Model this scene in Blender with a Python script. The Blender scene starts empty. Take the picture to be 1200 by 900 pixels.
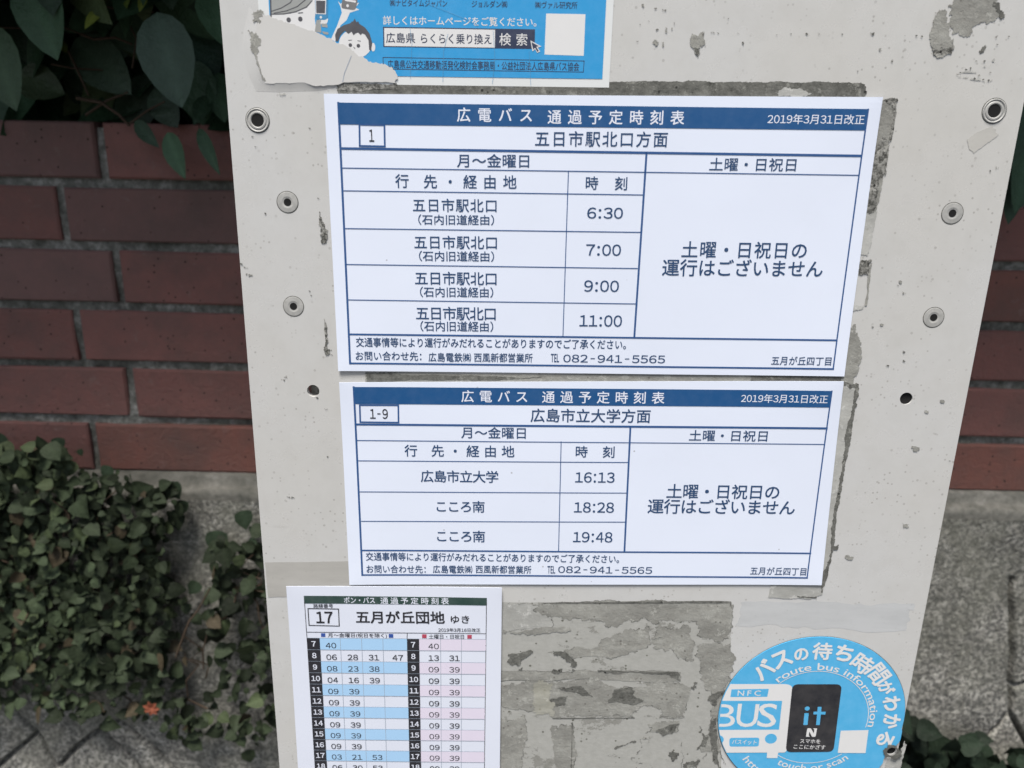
import bpy, math, random
import numpy as np
from mathutils import Vector, Matrix
from mathutils.geometry import tessellate_polygon

# ------------------------------------------------------------------ camera, world, sun, exposure
SC = bpy.context.scene
COL = SC.collection
PH_F, PH_CX, PH_CY = 900.0, 600.0, 450.0
CAM = np.array([0.1072128, -0.43712541, 1.41781917])
ROT = np.array([[0.9997037463735876, 0.013599099802625796, 0.020186232218319784],
                [0.023182106977092512, -0.27926915558271304, -0.9599329813357915],
                [-0.00741683239101083, 0.9601165571037075, -0.27950167686904315]])
cd = bpy.data.cameras.new('camera')
cam = bpy.data.objects.new('camera', cd); COL.objects.link(cam)
cd.sensor_width = 36.0; cd.lens = PH_F / 1200 * 36
cd.clip_start = 0.02; cd.clip_end = 500
cd.dof.use_dof = True; cd.dof.focus_distance = 0.46; cd.dof.aperture_fstop = 9
cam.matrix_world = Matrix([[ROT[0][i], -ROT[1][i], -ROT[2][i], CAM[i]] for i in range(3)] + [[0, 0, 0, 1]])
SC.camera = cam

W = bpy.data.worlds.new('World'); SC.world = W; W.use_nodes = True
SUN_EL, SUN_AZ = math.radians(70), math.radians(200)
nt = W.node_tree; bg = nt.nodes['Background']
sky = nt.nodes.new('ShaderNodeTexSky'); sky.sky_type = 'NISHITA'; sky.sun_disc = False
sky.sun_elevation = SUN_EL; sky.sun_rotation = SUN_AZ
sky.air_density = 1.0; sky.dust_density = 3.0; sky.ozone_density = 1.0
hs = nt.nodes.new('ShaderNodeHueSaturation'); hs.inputs['Saturation'].default_value = 0.7   # thin high overcast: paler than a clear sky
nt.links.new(sky.outputs[0], hs.inputs['Color']); nt.links.new(hs.outputs[0], bg.inputs[0]); bg.inputs[1].default_value = 0.065
sd = bpy.data.lights.new('sun', 'SUN'); sd.energy = 3.6; sd.angle = math.radians(20); sd.color = (1.0, 0.96, 0.9)
sun = bpy.data.objects.new('sun', sd); COL.objects.link(sun); sun.location = (0, -2, 6)
sdir = Vector((math.sin(SUN_AZ) * math.cos(SUN_EL), math.cos(SUN_AZ) * math.cos(SUN_EL), math.sin(SUN_EL)))
sun.rotation_euler = sdir.to_track_quat('Z', 'Y').to_euler()
SC.view_settings.view_transform = 'Standard'; SC.view_settings.look = 'None'
SC.view_settings.gamma = 1.0; SC.view_settings.use_curve_mapping = False
SC.view_settings.exposure = 1.0

rnd = random.Random(7)
MM = 0.001

# ------------------------------------------------------------------ measuring: photo point -> point on the upright plane y
def B(u, v, y=0.0):
    q = ROT.T @ np.array([(u - PH_CX) / PH_F, (v - PH_CY) / PH_F, 1.0])
    k = (y - CAM[1]) / q[1]
    p = CAM + k * q
    return np.array([p[0], p[2]])

# ------------------------------------------------------------------ objects
def tag(o, label=None, cat=None, group=None, kind=None):
    if label: o['label'] = label
    if cat: o['category'] = cat
    if group: o['group'] = group
    if kind: o['kind'] = kind
    return o

def empty(name, loc, label, cat, group=None):
    o = bpy.data.objects.new(name, None); COL.objects.link(o)
    o.location = loc; o.empty_display_size = 0.05
    return tag(o, label, cat, group)

def mesh(name, verts, faces, mat, parent=None, smooth=False, cols=None):
    me = bpy.data.meshes.new(name)
    me.from_pydata([tuple(map(float, v)) for v in verts], [], [tuple(map(int, f)) for f in faces])
    if cols is not None:
        a = me.color_attributes.new('Col', 'FLOAT_COLOR', 'POINT')
        arr = np.ones((len(verts), 4), np.float32); arr[:, :3] = cols
        a.data.foreach_set('color', arr.ravel())
    if smooth: me.polygons.foreach_set('use_smooth', [True] * len(me.polygons))
    me.materials.append(mat); me.update()
    o = bpy.data.objects.new(name, me); COL.objects.link(o)
    if parent is not None:
        o.parent = parent
        # vertices are given in world metres: shift by every ancestor's location
        off = Vector((0, 0, 0)); p = parent
        while p is not None: off += p.location; p = p.parent
        me.transform(Matrix.Translation(-off))
    return o

# ------------------------------------------------------------------ materials
def material(name, base, rough=0.6, spec=0.5, build=None):
    m = bpy.data.materials.new(name); m.use_nodes = True
    b = m.node_tree.nodes['Principled BSDF']
    b.inputs['Base Color'].default_value = (*base, 1)
    b.inputs['Roughness'].default_value = rough
    b.inputs['Specular IOR Level'].default_value = spec
    if build: build(m.node_tree, b)
    return m

def node(t, kind, **kw):
    n = t.nodes.new(kind)
    for k, v in kw.items():
        if k in n.inputs.keys(): n.inputs[k].default_value = v
        else: setattr(n, k, v)
    return n

def coords(t):
    return t.nodes.new('ShaderNodeNewGeometry').outputs['Position']

def noise(t, scale, detail=4, rough=0.6, co=None, stretch=None):
    co = co or coords(t)
    if stretch:
        mp = node(t, 'ShaderNodeMapping'); mp.inputs['Scale'].default_value = stretch
        t.links.new(co, mp.inputs['Vector']); co = mp.outputs[0]
    n = node(t, 'ShaderNodeTexNoise', Scale=scale, Detail=detail, Roughness=rough)
    t.links.new(co, n.inputs['Vector'])
    return n.outputs['Fac']

def ramp(t, fac, stops, interp='LINEAR'):
    r = t.nodes.new('ShaderNodeValToRGB'); r.color_ramp.interpolation = interp
    e = r.color_ramp.elements
    while len(e) > 1: e.remove(e[-1])
    for i, (p, c) in enumerate(stops):
        x = e[0] if i == 0 else e.new(p)
        x.position = p
        if isinstance(c, (int, float)): c = (c, c, c)
        x.color = (*c, 1)
    t.links.new(fac, r.inputs[0])
    return r.outputs[0]

def mix(t, fac, a, b, mode='MIX'):
    n = t.nodes.new('ShaderNodeMix'); n.data_type = 'RGBA'; n.blend_type = mode
    for sock, val in ((n.inputs[0], fac), (n.inputs[6], a), (n.inputs[7], b)):
        if isinstance(val, (int, float)): sock.default_value = val
        elif isinstance(val, tuple): sock.default_value = (*val, 1)
        else: t.links.new(val, sock)
    return n.outputs[2]

def bump(t, b, h, strength=0.3, dist=0.002):
    n = node(t, 'ShaderNodeBump', Strength=strength, Distance=dist)
    t.links.new(h, n.inputs['Height']); t.links.new(n.outputs[0], b.inputs['Normal'])

def specks(t, scale, size, thresh):
    """isolated little spots: voronoi cells, only some of which carry a dot"""
    v = node(t, 'ShaderNodeTexVoronoi', Scale=scale); t.links.new(coords(t), v.inputs['Vector'])
    d = ramp(t, v.outputs['Distance'], [(0, 1), (size, 1), (size * 1.35, 0)])
    s = t.nodes.new('ShaderNodeSeparateColor'); t.links.new(v.outputs['Color'], s.inputs[0])
    k = ramp(t, s.outputs[0], [(0, 0), (thresh, 0), (thresh + 0.01, 1)])
    return mix(t, 1.0, d, k, 'MULTIPLY')

def b_panel(t, b):
    big = noise(t, 5, 3)
    c = mix(t, ramp(t, big, [(0.35, 0), (0.65, 1)]), (0.508, 0.500, 0.476), (0.53, 0.532, 0.528))
    c = mix(t, ramp(t, noise(t, 60, 6, 0.7), [(0.45, 0), (0.75, 0.22)]), c, (0.36, 0.35, 0.32))
    gate = ramp(t, noise(t, 14, 2), [(0.38, 0.1), (0.55, 1)])
    sp = mix(t, 1.0, specks(t, 170, 0.11, 0.58), gate, 'MULTIPLY')
    c = mix(t, mix(t, 1.0, sp, (0.5, 0.5, 0.5), 'MULTIPLY'), c, (0.27, 0.26, 0.24))
    sp2 = mix(t, 1.0, specks(t, 400, 0.20, 0.72), ramp(t, noise(t, 22, 2), [(0.46, 0.05), (0.6, 0.75)]), 'MULTIPLY')
    c = mix(t, sp2, c, (0.30, 0.29, 0.27))
    sc = noise(t, 70, 3, 0.5, stretch=(0.15, 1, 1.6))
    c = mix(t, ramp(t, sc, [(0.70, 0), (0.76, 0.35)]), c, (0.33, 0.32, 0.30))
    t.links.new(c, b.inputs['Base Color'])
    r = ramp(t, noise(t, 30, 5), [(0.3, 0.22), (0.7, 0.36)]); t.links.new(r, b.inputs['Roughness'])
    bump(t, b, noise(t, 90, 4), 0.05, 0.0006)
M_PANEL = material('painted_metal', (0.5, 0.49, 0.46), 0.4, 0.9, b_panel)

def b_film(t, b):
    n = noise(t, 34, 9, 0.72, stretch=(0.8, 1, 1.15)); f = noise(t, 190, 6, 0.8)
    c = mix(t, ramp(t, f, [(0.35, 0), (0.7, 1)]), (0.325, 0.325, 0.302), (0.385, 0.383, 0.362))
    m = ramp(t, n, [(0.575, 0), (0.585, 1)])
    c = mix(t, m, c, mix(t, ramp(t, f, [(0.35, 0), (0.65, 1)]), (0.19, 0.19, 0.17), (0.29, 0.285, 0.265)))
    e = ramp(t, n, [(0.565, 0), (0.573, 1), (0.58, 1), (0.588, 0)])
    c = mix(t, mix(t, 1.0, e, ramp(t, f, [(0.5, 0), (0.6, 0.8)]), 'MULTIPLY'), c, (0.07, 0.07, 0.06))
    c = mix(t, specks(t, 300, 0.2, 0.9), c, (0.12, 0.12, 0.10))
    t.links.new(c, b.inputs['Base Color']); bump(t, b, n, 0.4, 0.001)
def b_scar(dark, mid, light, lo=0.40, hi=0.62, sc=160):
    def f(t, b):
        n1 = noise(t, sc, 8, 0.75); n2 = noise(t, 38, 4, 0.6, stretch=(0.6, 1, 1.5))
        c = ramp(t, n1, [(lo - 0.1, dark), (lo, mid), (hi, light)])
        c = mix(t, ramp(t, n2, [(0.40, 0), (0.66, 0.55)]), c, tuple(x * 0.55 for x in mid))
        c = mix(t, ramp(t, noise(t, 90, 8, 0.8), [(0.56, 0), (0.60, 0.7)]), c, tuple(min(1, x * 1.25) for x in light))
        c = mix(t, specks(t, 330, 0.2, 0.9), c, dark)
        t.links.new(c, b.inputs['Base Color']); bump(t, b, n1, 0.5, 0.0012)
    return f
M_SCAR = material('bare_primer', (0.25, 0.25, 0.23), 0.85, 0.3, b_scar((0.15, 0.145, 0.13), (0.255, 0.252, 0.230), (0.31, 0.31, 0.285)))
M_FILM = material('scraped_glue_film', (0.4, 0.4, 0.37), 0.6, 0.4, b_film)
M_SCAR2 = material('pale_glue_film', (0.4, 0.4, 0.37), 0.7, 0.4, b_scar((0.30, 0.295, 0.27), (0.385, 0.385, 0.36), (0.42, 0.42, 0.40), 0.35, 0.6, 45))
M_SOOT = material('sooty_glue', (0.08, 0.08, 0.075), 0.9, 0.3, b_scar((0.03, 0.03, 0.028), (0.105, 0.105, 0.095), (0.22, 0.22, 0.20), 0.42, 0.72, 210))
M_GRIME = material('speckled_grime', (0.2, 0.2, 0.18), 0.9, 0.3, b_scar((0.02, 0.02, 0.018), (0.10, 0.10, 0.09), (0.36, 0.355, 0.33), 0.45, 0.58, 420))
M_YELLOW = material('yellowed_glue', (0.36, 0.35, 0.29), 0.6, 0.4, b_scar((0.24, 0.235, 0.19), (0.32, 0.315, 0.265), (0.38, 0.375, 0.33), 0.35, 0.6, 80))

def b_paper(col, dirt=0.12):
    def f(t, b):
        c = mix(t, ramp(t, noise(t, 9, 3), [(0.3, 0), (0.7, 1)]), col, tuple(x * 0.965 for x in col))
        c = mix(t, ramp(t, specks(t, 95, 0.05, 0.90), [(0, 0), (1, 0.55)]), c, (0.25, 0.24, 0.24))
        c = mix(t, ramp(t, noise(t, 50, 6, 0.7), [(0.55, 0), (0.85, dirt)]), c, (0.4, 0.39, 0.36))
        t.links.new(c, b.inputs['Base Color'])
        bump(t, b, noise(t, 16, 2, 0.4), 0.10, 0.003)
    return f
M_PAPER = material('timetable_paper', (0.70, 0.72, 0.80), 0.42, 0.4, b_paper((0.70, 0.75, 0.865), 0.05))
M_PAPER3 = material('small_timetable_paper', (0.70, 0.71, 0.78), 0.42, 0.4, b_paper((0.67, 0.705, 0.80), 0.05))
M_POSTER = material('poster_white', (0.68, 0.7, 0.7), 0.4, 0.4, b_paper((0.66, 0.68, 0.68)))
M_TORN = material('torn_paper_backing', (0.6, 0.6, 0.63), 0.7, 0.3, b_paper((0.545, 0.54, 0.525), 0.15))

def ink(name, col, rough=0.45, wear=0.10):
    def f(t, b):
        c = mix(t, ramp(t, noise(t, 140, 5, 0.7), [(0.4, 0), (0.8, wear * 2)]), col, tuple(min(1, x + 0.18) for x in col))
        c = mix(t, ramp(t, noise(t, 11, 3), [(0.3, 0), (0.7, wear)]), c, tuple(x * 0.6 for x in col))
        t.links.new(c, b.inputs['Base Color'])
    return material(name, col, rough, 0.4, f)
K_NAVY = ink('navy_band_ink', (0.011, 0.076, 0.215), wear=0.06)
K_BLUE = ink('blue_line_ink', (0.025, 0.082, 0.23), wear=0.05)
K_TEXT = ink('dark_blue_text_ink', (0.022, 0.060, 0.145), wear=0.05)
K_WHITE = ink('white_print', (0.68, 0.71, 0.80), wear=0.03)
K_STWHITE = ink('sticker_white_print', (0.66, 0.66, 0.66), wear=0.04)
K_GREEN = ink('dark_green_ink', (0.028, 0.06, 0.052))
K_BLACK = ink('black_ink', (0.022, 0.022, 0.028), wear=0.05)
K_GREYLINE = ink('grey_line_ink', (0.28, 0.33, 0.40))
K_TINTB = ink('pale_blue_tint', (0.36, 0.57, 0.80), wear=0.04)
K_TINTP = ink('pale_pink_tint', (0.67, 0.62, 0.73), wear=0.04)
K_SQB = ink('blue_square_ink', (0.03, 0.08, 0.32))
K_SQR = ink('red_square_ink', (0.42, 0.06, 0.10))
K_PBLUE = ink('poster_blue_ink', (0.028, 0.29, 0.60), wear=0.08)
K_PDARK = ink('poster_dark_ink', (0.025, 0.035, 0.075))
K_GREY = ink('cartoon_grey_ink', (0.30, 0.31, 0.30))
K_DGREY = ink('cartoon_dark_grey_ink', (0.075, 0.075, 0.085))
K_SKY = ink('sticker_sky_blue', (0.080, 0.395, 0.68), 0.35, 0.13)
def b_charcoal(t, b):
    c = ramp(t, noise(t, 70, 6, 0.7), [(0.35, (0.018, 0.019, 0.024)), (0.7, (0.05, 0.048, 0.05))])
    t.links.new(c, b.inputs['Base Color'])
K_CHAR = material('scuffed_charcoal_print', (0.02, 0.02, 0.025), 0.5, 0.4, b_charcoal)

def b_tape(col):
    def f(t, b):
        c = mix(t, ramp(t, noise(t, 40, 5, 0.7, stretch=(0.5, 1, 2)), [(0.4, 0), (0.7, 1)]), col, tuple(x * 0.86 for x in col))
        c = mix(t, ramp(t, noise(t, 200, 6, 0.8), [(0.60, 0), (0.68, 0.5)]), c, tuple(x * 0.55 for x in col))
        t.links.new(c, b.inputs['Base Color'])
    return f
M_TAPE = material('grey_tape', (0.40, 0.39, 0.37), 0.4, 0.5, b_tape((0.40, 0.39, 0.365)))
M_TAPEB = material('bluish_tape', (0.42, 0.45, 0.48), 0.5, 0.4, b_tape((0.475, 0.485, 0.49)))
M_TAPEC = material('clear_tape', (0.46, 0.45, 0.42), 0.25, 0.6, b_tape((0.47, 0.46, 0.43)))

def b_metal(t, b):
    c = ramp(t, noise(t, 300, 4), [(0.3, (0.30, 0.30, 0.285)), (0.7, (0.40, 0.395, 0.38))])
    t.links.new(c, b.inputs['Base Color'])
M_RIVET = material('dull_rivet', (0.4, 0.4, 0.38), 0.45, 0.5, b_metal)
M_HOLE = material('hole_shade_black', (0.012, 0.012, 0.012), 0.8, 0.2)  # near-black colour in place of the shade inside holes
def b_post(t, b):
    b.inputs['Metallic'].default_value = 0.7
    t.links.new(ramp(t, noise(t, 40, 5), [(0.3, (0.30, 0.30, 0.30)), (0.7, (0.42, 0.42, 0.42))]), b.inputs['Base Color'])
M_POST = material('galvanised_steel', (0.4, 0.4, 0.4), 0.5, 0.5, b_post)

def b_brick(t, b):
    at = t.nodes.new('ShaderNodeAttribute'); at.attribute_name = 'Col'
    c = mix(t, ramp(t, noise(t, 22, 5, 0.65), [(0.3, 0), (0.75, 0.55)]), at.outputs['Color'], (0.13, 0.10, 0.09))
    c = mix(t, ramp(t, noise(t, 260, 4, 0.7), [(0.5, 0), (0.8, 0.4)]), c, (0.20, 0.13, 0.11))
    c = mix(t, ramp(t, noise(t, 9, 4), [(0.52, 0), (0.7, 0.35)]), c, (0.09, 0.08, 0.072))
    c = mix(t, ramp(t, noise(t, 48, 7, 0.75), [(0.60, 0), (0.70, 0.45)]), c, (0.27, 0.20, 0.18))
    c = mix(t, specks(t, 140, 0.14, 0.75), c, (0.05, 0.035, 0.03))
    t.links.new(c, b.inputs['Base Color']); bump(t, b, noise(t, 170, 7, 0.75), 0.5, 0.008)
M_BRICK = material('red_brick', (0.15, 0.07, 0.06), 0.85, 0.3, b_brick)
def b_mortar(t, b):
    n = noise(t, 90, 7, 0.7)
    c = ramp(t, n, [(0.30, (0.10, 0.102, 0.085)), (0.5, (0.24, 0.24, 0.215)), (0.66, (0.46, 0.455, 0.42))])
    c = mix(t, ramp(t, noise(t, 7, 3), [(0.4, 0), (0.65, 0.6)]), c, (0.055, 0.06, 0.045))
    t.links.new(c, b.inputs['Base Color']); bump(t, b, n, 0.7, 0.011)
M_MORTAR = material('weathered_mortar', (0.2, 0.2, 0.19), 0.95, 0.2, b_mortar)
def b_stone(t, b):
    at = t.nodes.new('ShaderNodeAttribute'); at.attribute_name = 'Col'
    n = noise(t, 75, 8, 0.75); n2 = noise(t, 210, 6, 0.7)
    c = ramp(t, n, [(0.36, (0.16, 0.155, 0.138)), (0.50, (0.31, 0.30, 0.27)), (0.62, (0.50, 0.485, 0.44))])
    c = mix(t, ramp(t, n2, [(0.46, 0.85), (0.53, 0)]), c, (0.085, 0.086, 0.08))
    c = mix(t, ramp(t, noise(t, 10, 4), [(0.42, 0), (0.62, 0.5)]), c, (0.20, 0.20, 0.16))
    c = mix(t, 1.0, c, at.outputs['Color'], 'MULTIPLY')
    t.links.new(c, b.inputs['Base Color']); bump(t, b, n2, 0.6, 0.003)
M_STONE = material('rough_grey_stone', (0.2, 0.2, 0.18), 0.95, 0.2, b_stone)
def b_conc(t, b):
    n = noise(t, 60, 7, 0.7)
    c = ramp(t, n, [(0.33, (0.13, 0.13, 0.112)), (0.55, (0.26, 0.25, 0.22)), (0.7, (0.36, 0.35, 0.32))])
    c = mix(t, ramp(t, noise(t, 8, 4), [(0.45, 0), (0.65, 0.6)]), c, (0.085, 0.085, 0.072))
    t.links.new(c, b.inputs['Base Color']); bump(t, b, n, 0.6, 0.003)
M_CONC = material('stained_concrete', (0.2, 0.2, 0.18), 0.95, 0.2, b_conc)
def b_asph(t, b):
    n = noise(t, 350, 4, 0.7)
    t.links.new(ramp(t, n, [(0.35, 0.03), (0.6, 0.06), (0.75, 0.11)]), b.inputs['Base Color']); bump(t, b, n, 0.5, 0.011)
M_ASPH = material('asphalt', (0.05, 0.05, 0.05), 0.9, 0.3, b_asph)
def b_soil(t, b):
    t.links.new(ramp(t, noise(t, 30, 6), [(0.35, (0.012, 0.010, 0.008)), (0.7, (0.04, 0.032, 0.024))]), b.inputs['Base Color'])
M_SOIL = material('dark_soil', (0.02, 0.018, 0.014), 1.0, 0.1, b_soil)
def b_leaf(rough, spec):
    def f(t, b):
        at = t.nodes.new('ShaderNodeAttribute'); at.attribute_name = 'Col'
        c = mix(t, ramp(t, noise(t, 110, 5, 0.7), [(0.35, 0), (0.75, 0.5)]), at.outputs['Color'], mix(t, 1.0, at.outputs['Color'], (0.6, 0.62, 0.6), 'MULTIPLY'))
        c = mix(t, ramp(t, noise(t, 520, 3, 0.6), [(0.64, 0), (0.72, 0.25)]), c, (0.16, 0.17, 0.14))
        t.links.new(c, b.inputs['Base Color'])
        b.inputs['Roughness'].default_value = rough
        bump(t, b, noise(t, 130, 3), 0.25, 0.008)
    return f
M_LEAF = material('glossy_leaf', (0.04, 0.08, 0.03), 0.45, 0.22, b_leaf(0.42, 0.4))
M_IVY = material('creeper_leaf', (0.05, 0.08, 0.035), 0.6, 0.12, b_leaf(0.62, 0.3))
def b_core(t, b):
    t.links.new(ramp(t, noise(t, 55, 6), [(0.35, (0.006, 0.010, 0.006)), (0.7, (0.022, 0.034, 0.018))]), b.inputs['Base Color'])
M_CORE = material('core_shade', (0.012, 0.02, 0.01), 0.9, 0.1, b_core)
M_TWIG = material('brown_twig', (0.07, 0.05, 0.035), 0.9, 0.2)
M_DEAD = material('withered_orange_leaf', (0.20, 0.058, 0.03), 0.7, 0.3)

# ================================================================== SETTING
def box(x0, x1, y0, y1, z0, z1):
    v = [(x, y, z) for x in (x0, x1) for y in (y0, y1) for z in (z0, z1)]
    return v, [(0, 1, 3, 2), (4, 6, 7, 5), (0, 4, 5, 1), (2, 3, 7, 6), (0, 2, 6, 4), (1, 5, 7, 3)]

tag(mesh('ground', [(-60, -60, 0), (60, -60, 0), (60, 60, 0), (-60, 60, 0)], [(0, 1, 2, 3)], M_ASPH), kind='structure')
WY = 0.430                      # face of the bricks
Z_TOP, Z_BOT = 1.449, 1.044     # brickwork
gx = np.linspace(-3, 3.4, 60); gy = np.linspace(WY + 0.11, 4.0, 30)
V = [(x, y, 1.43 + 0.03 * math.sin(x * 5 + y * 7) * 0.5 + (y - WY) * 0.03) for y in gy for x in gx]
F = [(j * 60 + i, j * 60 + i + 1, (j + 1) * 60 + i + 1, (j + 1) * 60 + i) for j in range(29) for i in range(59)]
tag(mesh('garden_soil', V, F, M_SOIL), kind='structure')

# ---- low brick wall
wall = empty('brick_wall', (0.16, WY + 0.05, Z_BOT), 'low dark red brick wall with grey mortar joints behind the timetable board, below the hedge', 'wall')
course = (Z_TOP - Z_BOT + 0.010) / 6
BV, BF, BC = [], [], []
def add_brick(x0, x1, z0, z1, col):
    e = 0.0022; n = len(BV)
    j = lambda s: rnd.uniform(-s, s)
    yo = WY + j(0.0012)
    tl = j(0.0008); tr = j(0.0008)
    ring = [(x0, z0 + j(.0008)), (x1, z0 + j(.0008)), (x1, z1 + j(.0008)), (x0, z1 + j(.0008))]
    inn = [(x0 + e, z0 + e), (x1 - e, z0 + e), (x1 - e, z1 - e), (x0 + e, z1 - e)]
    for k, (x, z) in enumerate(ring): BV.append((x, yo + 0.1, z))
    for k, (x, z) in enumerate(ring): BV.append((x, yo + e, z))
    for k, (x, z) in enumerate(inn): BV.append((x, yo + (tl if k in (0, 3) else tr), z))
    BC.extend([col] * 12)
    for k in range(4):
        m = (k + 1) % 4
        BF.append((n + k, n + m, n + 4 + m, n + 4 + k)); BF.append((n + 4 + k, n + 4 + m, n + 8 + m, n + 8 + k))
    BF.append((n + 8, n + 9, n + 10, n + 11)); BF.append((n + 3, n + 2, n + 1, n))
joint = [-0.352, -0.405]
for r in range(6):
    z1 = Z_TOP - r * course; z0 = z1 - (course - 0.010)
    x = joint[r % 2] + 0.005 - 0.22 * 12
    while x < 3.2:
        if 0.30 < x < 0.50: x = (0.375, 0.392, 0.372, 0.394, 0.380, 0.388)[r]   # a change of bond behind the board
        t_ = rnd.random()
        col = np.array([0.285, 0.128, 0.110]) * rnd.uniform(0.85, 1.08)
        if t_ < 0.3: col = np.array([0.255, 0.142, 0.128]) * rnd.uniform(0.85, 1.1)
        if t_ > 0.85: col = np.array([0.310, 0.128, 0.100]) * rnd.uniform(0.8, 1.05)
        nxt = x + 0.22
        wdt = 0.21
        if 0.30 < nxt < 0.50: wdt = (0.375, 0.392, 0.372, 0.394, 0.380, 0.388)[r] - 0.010 - x
        add_brick(x + rnd.uniform(-.0012, .0012), x + wdt + rnd.uniform(-.0012, .0012), z0, z1, col)
        x += 0.22
mesh('brickwork', BV, BF, M_BRICK, wall, cols=np.array(BC))
NX, NZ = 700, 110
xs = np.linspace(-1.0, 1.4, NX); zs = np.linspace(Z_BOT - 0.004, Z_TOP - 0.006, NZ)
rs = np.random.RandomState(3)
def fbm(X, Z, seed, base=8, octs=5):
    rr = np.random.RandomState(seed); out = np.zeros_like(X); a = 1.0
    for o in range(octs):
        for k in range(5):
            th = rr.uniform(0, 2 * np.pi); ph = rr.uniform(0, 6.28); f = base * (2 ** o) * rr.uniform(0.7, 1.3)
            out += a * np.sin(f * (np.cos(th) * X + np.sin(th) * Z) + ph) / 5
        a *= 0.55
    return out
X, Z = np.meshgrid(xs, zs)
Y = WY + 0.0058 + 0.0035 * fbm(X, Z, 5, 60, 4)
V = np.stack([X, Y, Z], -1).reshape(-1, 3)
F = [(j * NX + i, j * NX + i + 1, (j + 1) * NX + i + 1, (j + 1) * NX + i) for j in range(NZ - 1) for i in range(NX - 1)]
n0 = len(V)
ex = []; ef = []
for (xa, xb) in ((-2.5, -1.0), (1.4, 3.0)):
    k = n0 + len(ex); ex += [(xa, WY + .006, Z_BOT), (xb, WY + .006, Z_BOT), (xb, WY + .006, Z_TOP - .006), (xa, WY + .006, Z_TOP - .006)]; ef.append((k, k + 1, k + 2, k + 3))
mesh('mortar', np.vstack([V, np.array(ex)]), F + ef, M_MORTAR, wall)

# ---- stone retaining wall with a thin concrete cap
swall = empty('stone_retaining_wall', (0.16, 0.42, 0.0), 'rough grey stone retaining wall under the brick courses, partly covered by creeper', 'retaining wall')
def stone_height(X, Z):
    """distance to the nearest joint between the big blocks"""
    wx = X + 0.010 * fbm(X, Z, 11, 12, 4); wz = Z + 0.010 * fbm(X, Z, 12, 12, 4)
    d = np.full(X.shape, 1.0)
    segs = []
    for pts in [[(-60, 800), (5, 828), (40, 868), (60, 905), (110, 862), (160, 905), (190, 960)], [(110, 862), (130, 850), (215, 910)], [(40, 868), (-40, 930)],
                [(1199, 690), (1191, 760), (1188, 840), (1135, 888), (1090, 960)], [(1189, 812), (1290, 790)], [(1188, 840), (1230, 930)]]:
        P = [B(u, v, 0.388) for u, v in pts]; segs += list(zip(P[:-1], P[1:]))
    for x0, z0, x1, z1 in [(-2.5, .75, -1.2, .70), (-1.2, .70, -.8, .95), (-1.2, .70, -1.0, .4), (1.2, 1.0, 1.4, .6), (1.4, .6, 2.2, .8), (2.2, .8, 2.3, 1.0), (1.4, .6, 1.3, .2), (-1.0, .4, -.3, .3), (-.3, .3, .3, .55), (.3, .55, .35, 1.0), (-.3, .3, -.2, 0), (.3, .55, .9, .3), (.9, .3, 1.3, .2)]:
        segs.append((np.array([x0, z0]), np.array([x1, z1])))
    for a, b_ in segs:
        e = b_ - a; t = np.clip(((wx - a[0]) * e[0] + (wz - a[1]) * e[1]) / (e @ e), 0, 1)
        d = np.minimum(d, np.hypot(wx - a[0] - t * e[0], wz - a[1] - t * e[1]))
    return d
xs = np.concatenate([np.linspace(-2.5, -0.72, 40), np.linspace(-0.715, -0.12, 300), np.linspace(-0.11, 0.50, 60), np.linspace(0.505, 0.95, 230), np.linspace(0.96, 3.0, 40)])
zs = np.concatenate([np.linspace(0, 0.56, 40), np.linspace(0.563, 1.018, 230)])
X, Z = np.meshgrid(xs, zs)
d = stone_height(X, Z)
J = np.clip(1 - d / (0.0035 + 0.002 * fbm(X, Z, 77, 25, 3)), 0, 1)
R1 = fbm(X, Z, 21, 14, 4)
Y = 0.412 - (1.02 - Z) * 0.05 + 0.0035 * R1 + 0.012 * J ** 0.7 - 0.008 * np.clip(d / 0.06, 0, 1) + rs.normal(0, 0.0004, X.shape)
V = np.stack([X, Y, Z], -1).reshape(-1, 3); NX = len(xs); NZ = len(zs)
F = [(j * NX + i, j * NX + i + 1, (j + 1) * NX + i + 1, (j + 1) * NX + i) for j in range(NZ - 1) for i in range(NX - 1)]
col = np.ones((V.shape[0], 3)) * (1 - 0.3 * J.reshape(-1, 1))
mesh('stonework', V, F, M_STONE, swall, smooth=True, cols=col)
xs = np.concatenate([np.linspace(-2.5, -0.7, 20), np.linspace(-0.69, 0.95, 420), np.linspace(0.97, 3, 20)])
prof = [(0.53, 1.043), (0.4265, 1.0432), (0.4235, 1.041), (0.4225, 1.032), (0.4150, 1.0295), (0.4095, 1.0275), (0.4085, 1.022), (0.4085, 1.000), (0.4080, 0.985), (0.4120, 0.972)]
V = []
NP = len(prof)
xx, kk = np.meshgrid(xs, np.arange(NP)); wv = fbm(xx, kk * 0.01, 31, 30, 5)
for i, x in enumerate(xs):
    for k, (y, z) in enumerate(prof):
        V.append((x, y + 0.0022 * wv[k, i], z + (0.0016 * wv[k, i] if 0 < k else 0)))
F = [(i * NP + k, i * NP + k + 1, (i + 1) * NP + k + 1, (i + 1) * NP + k) for i in range(len(xs) - 1) for k in range(NP - 1)]
mesh('concrete_cap', V, F, M_CONC, swall, smooth=True)

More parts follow.
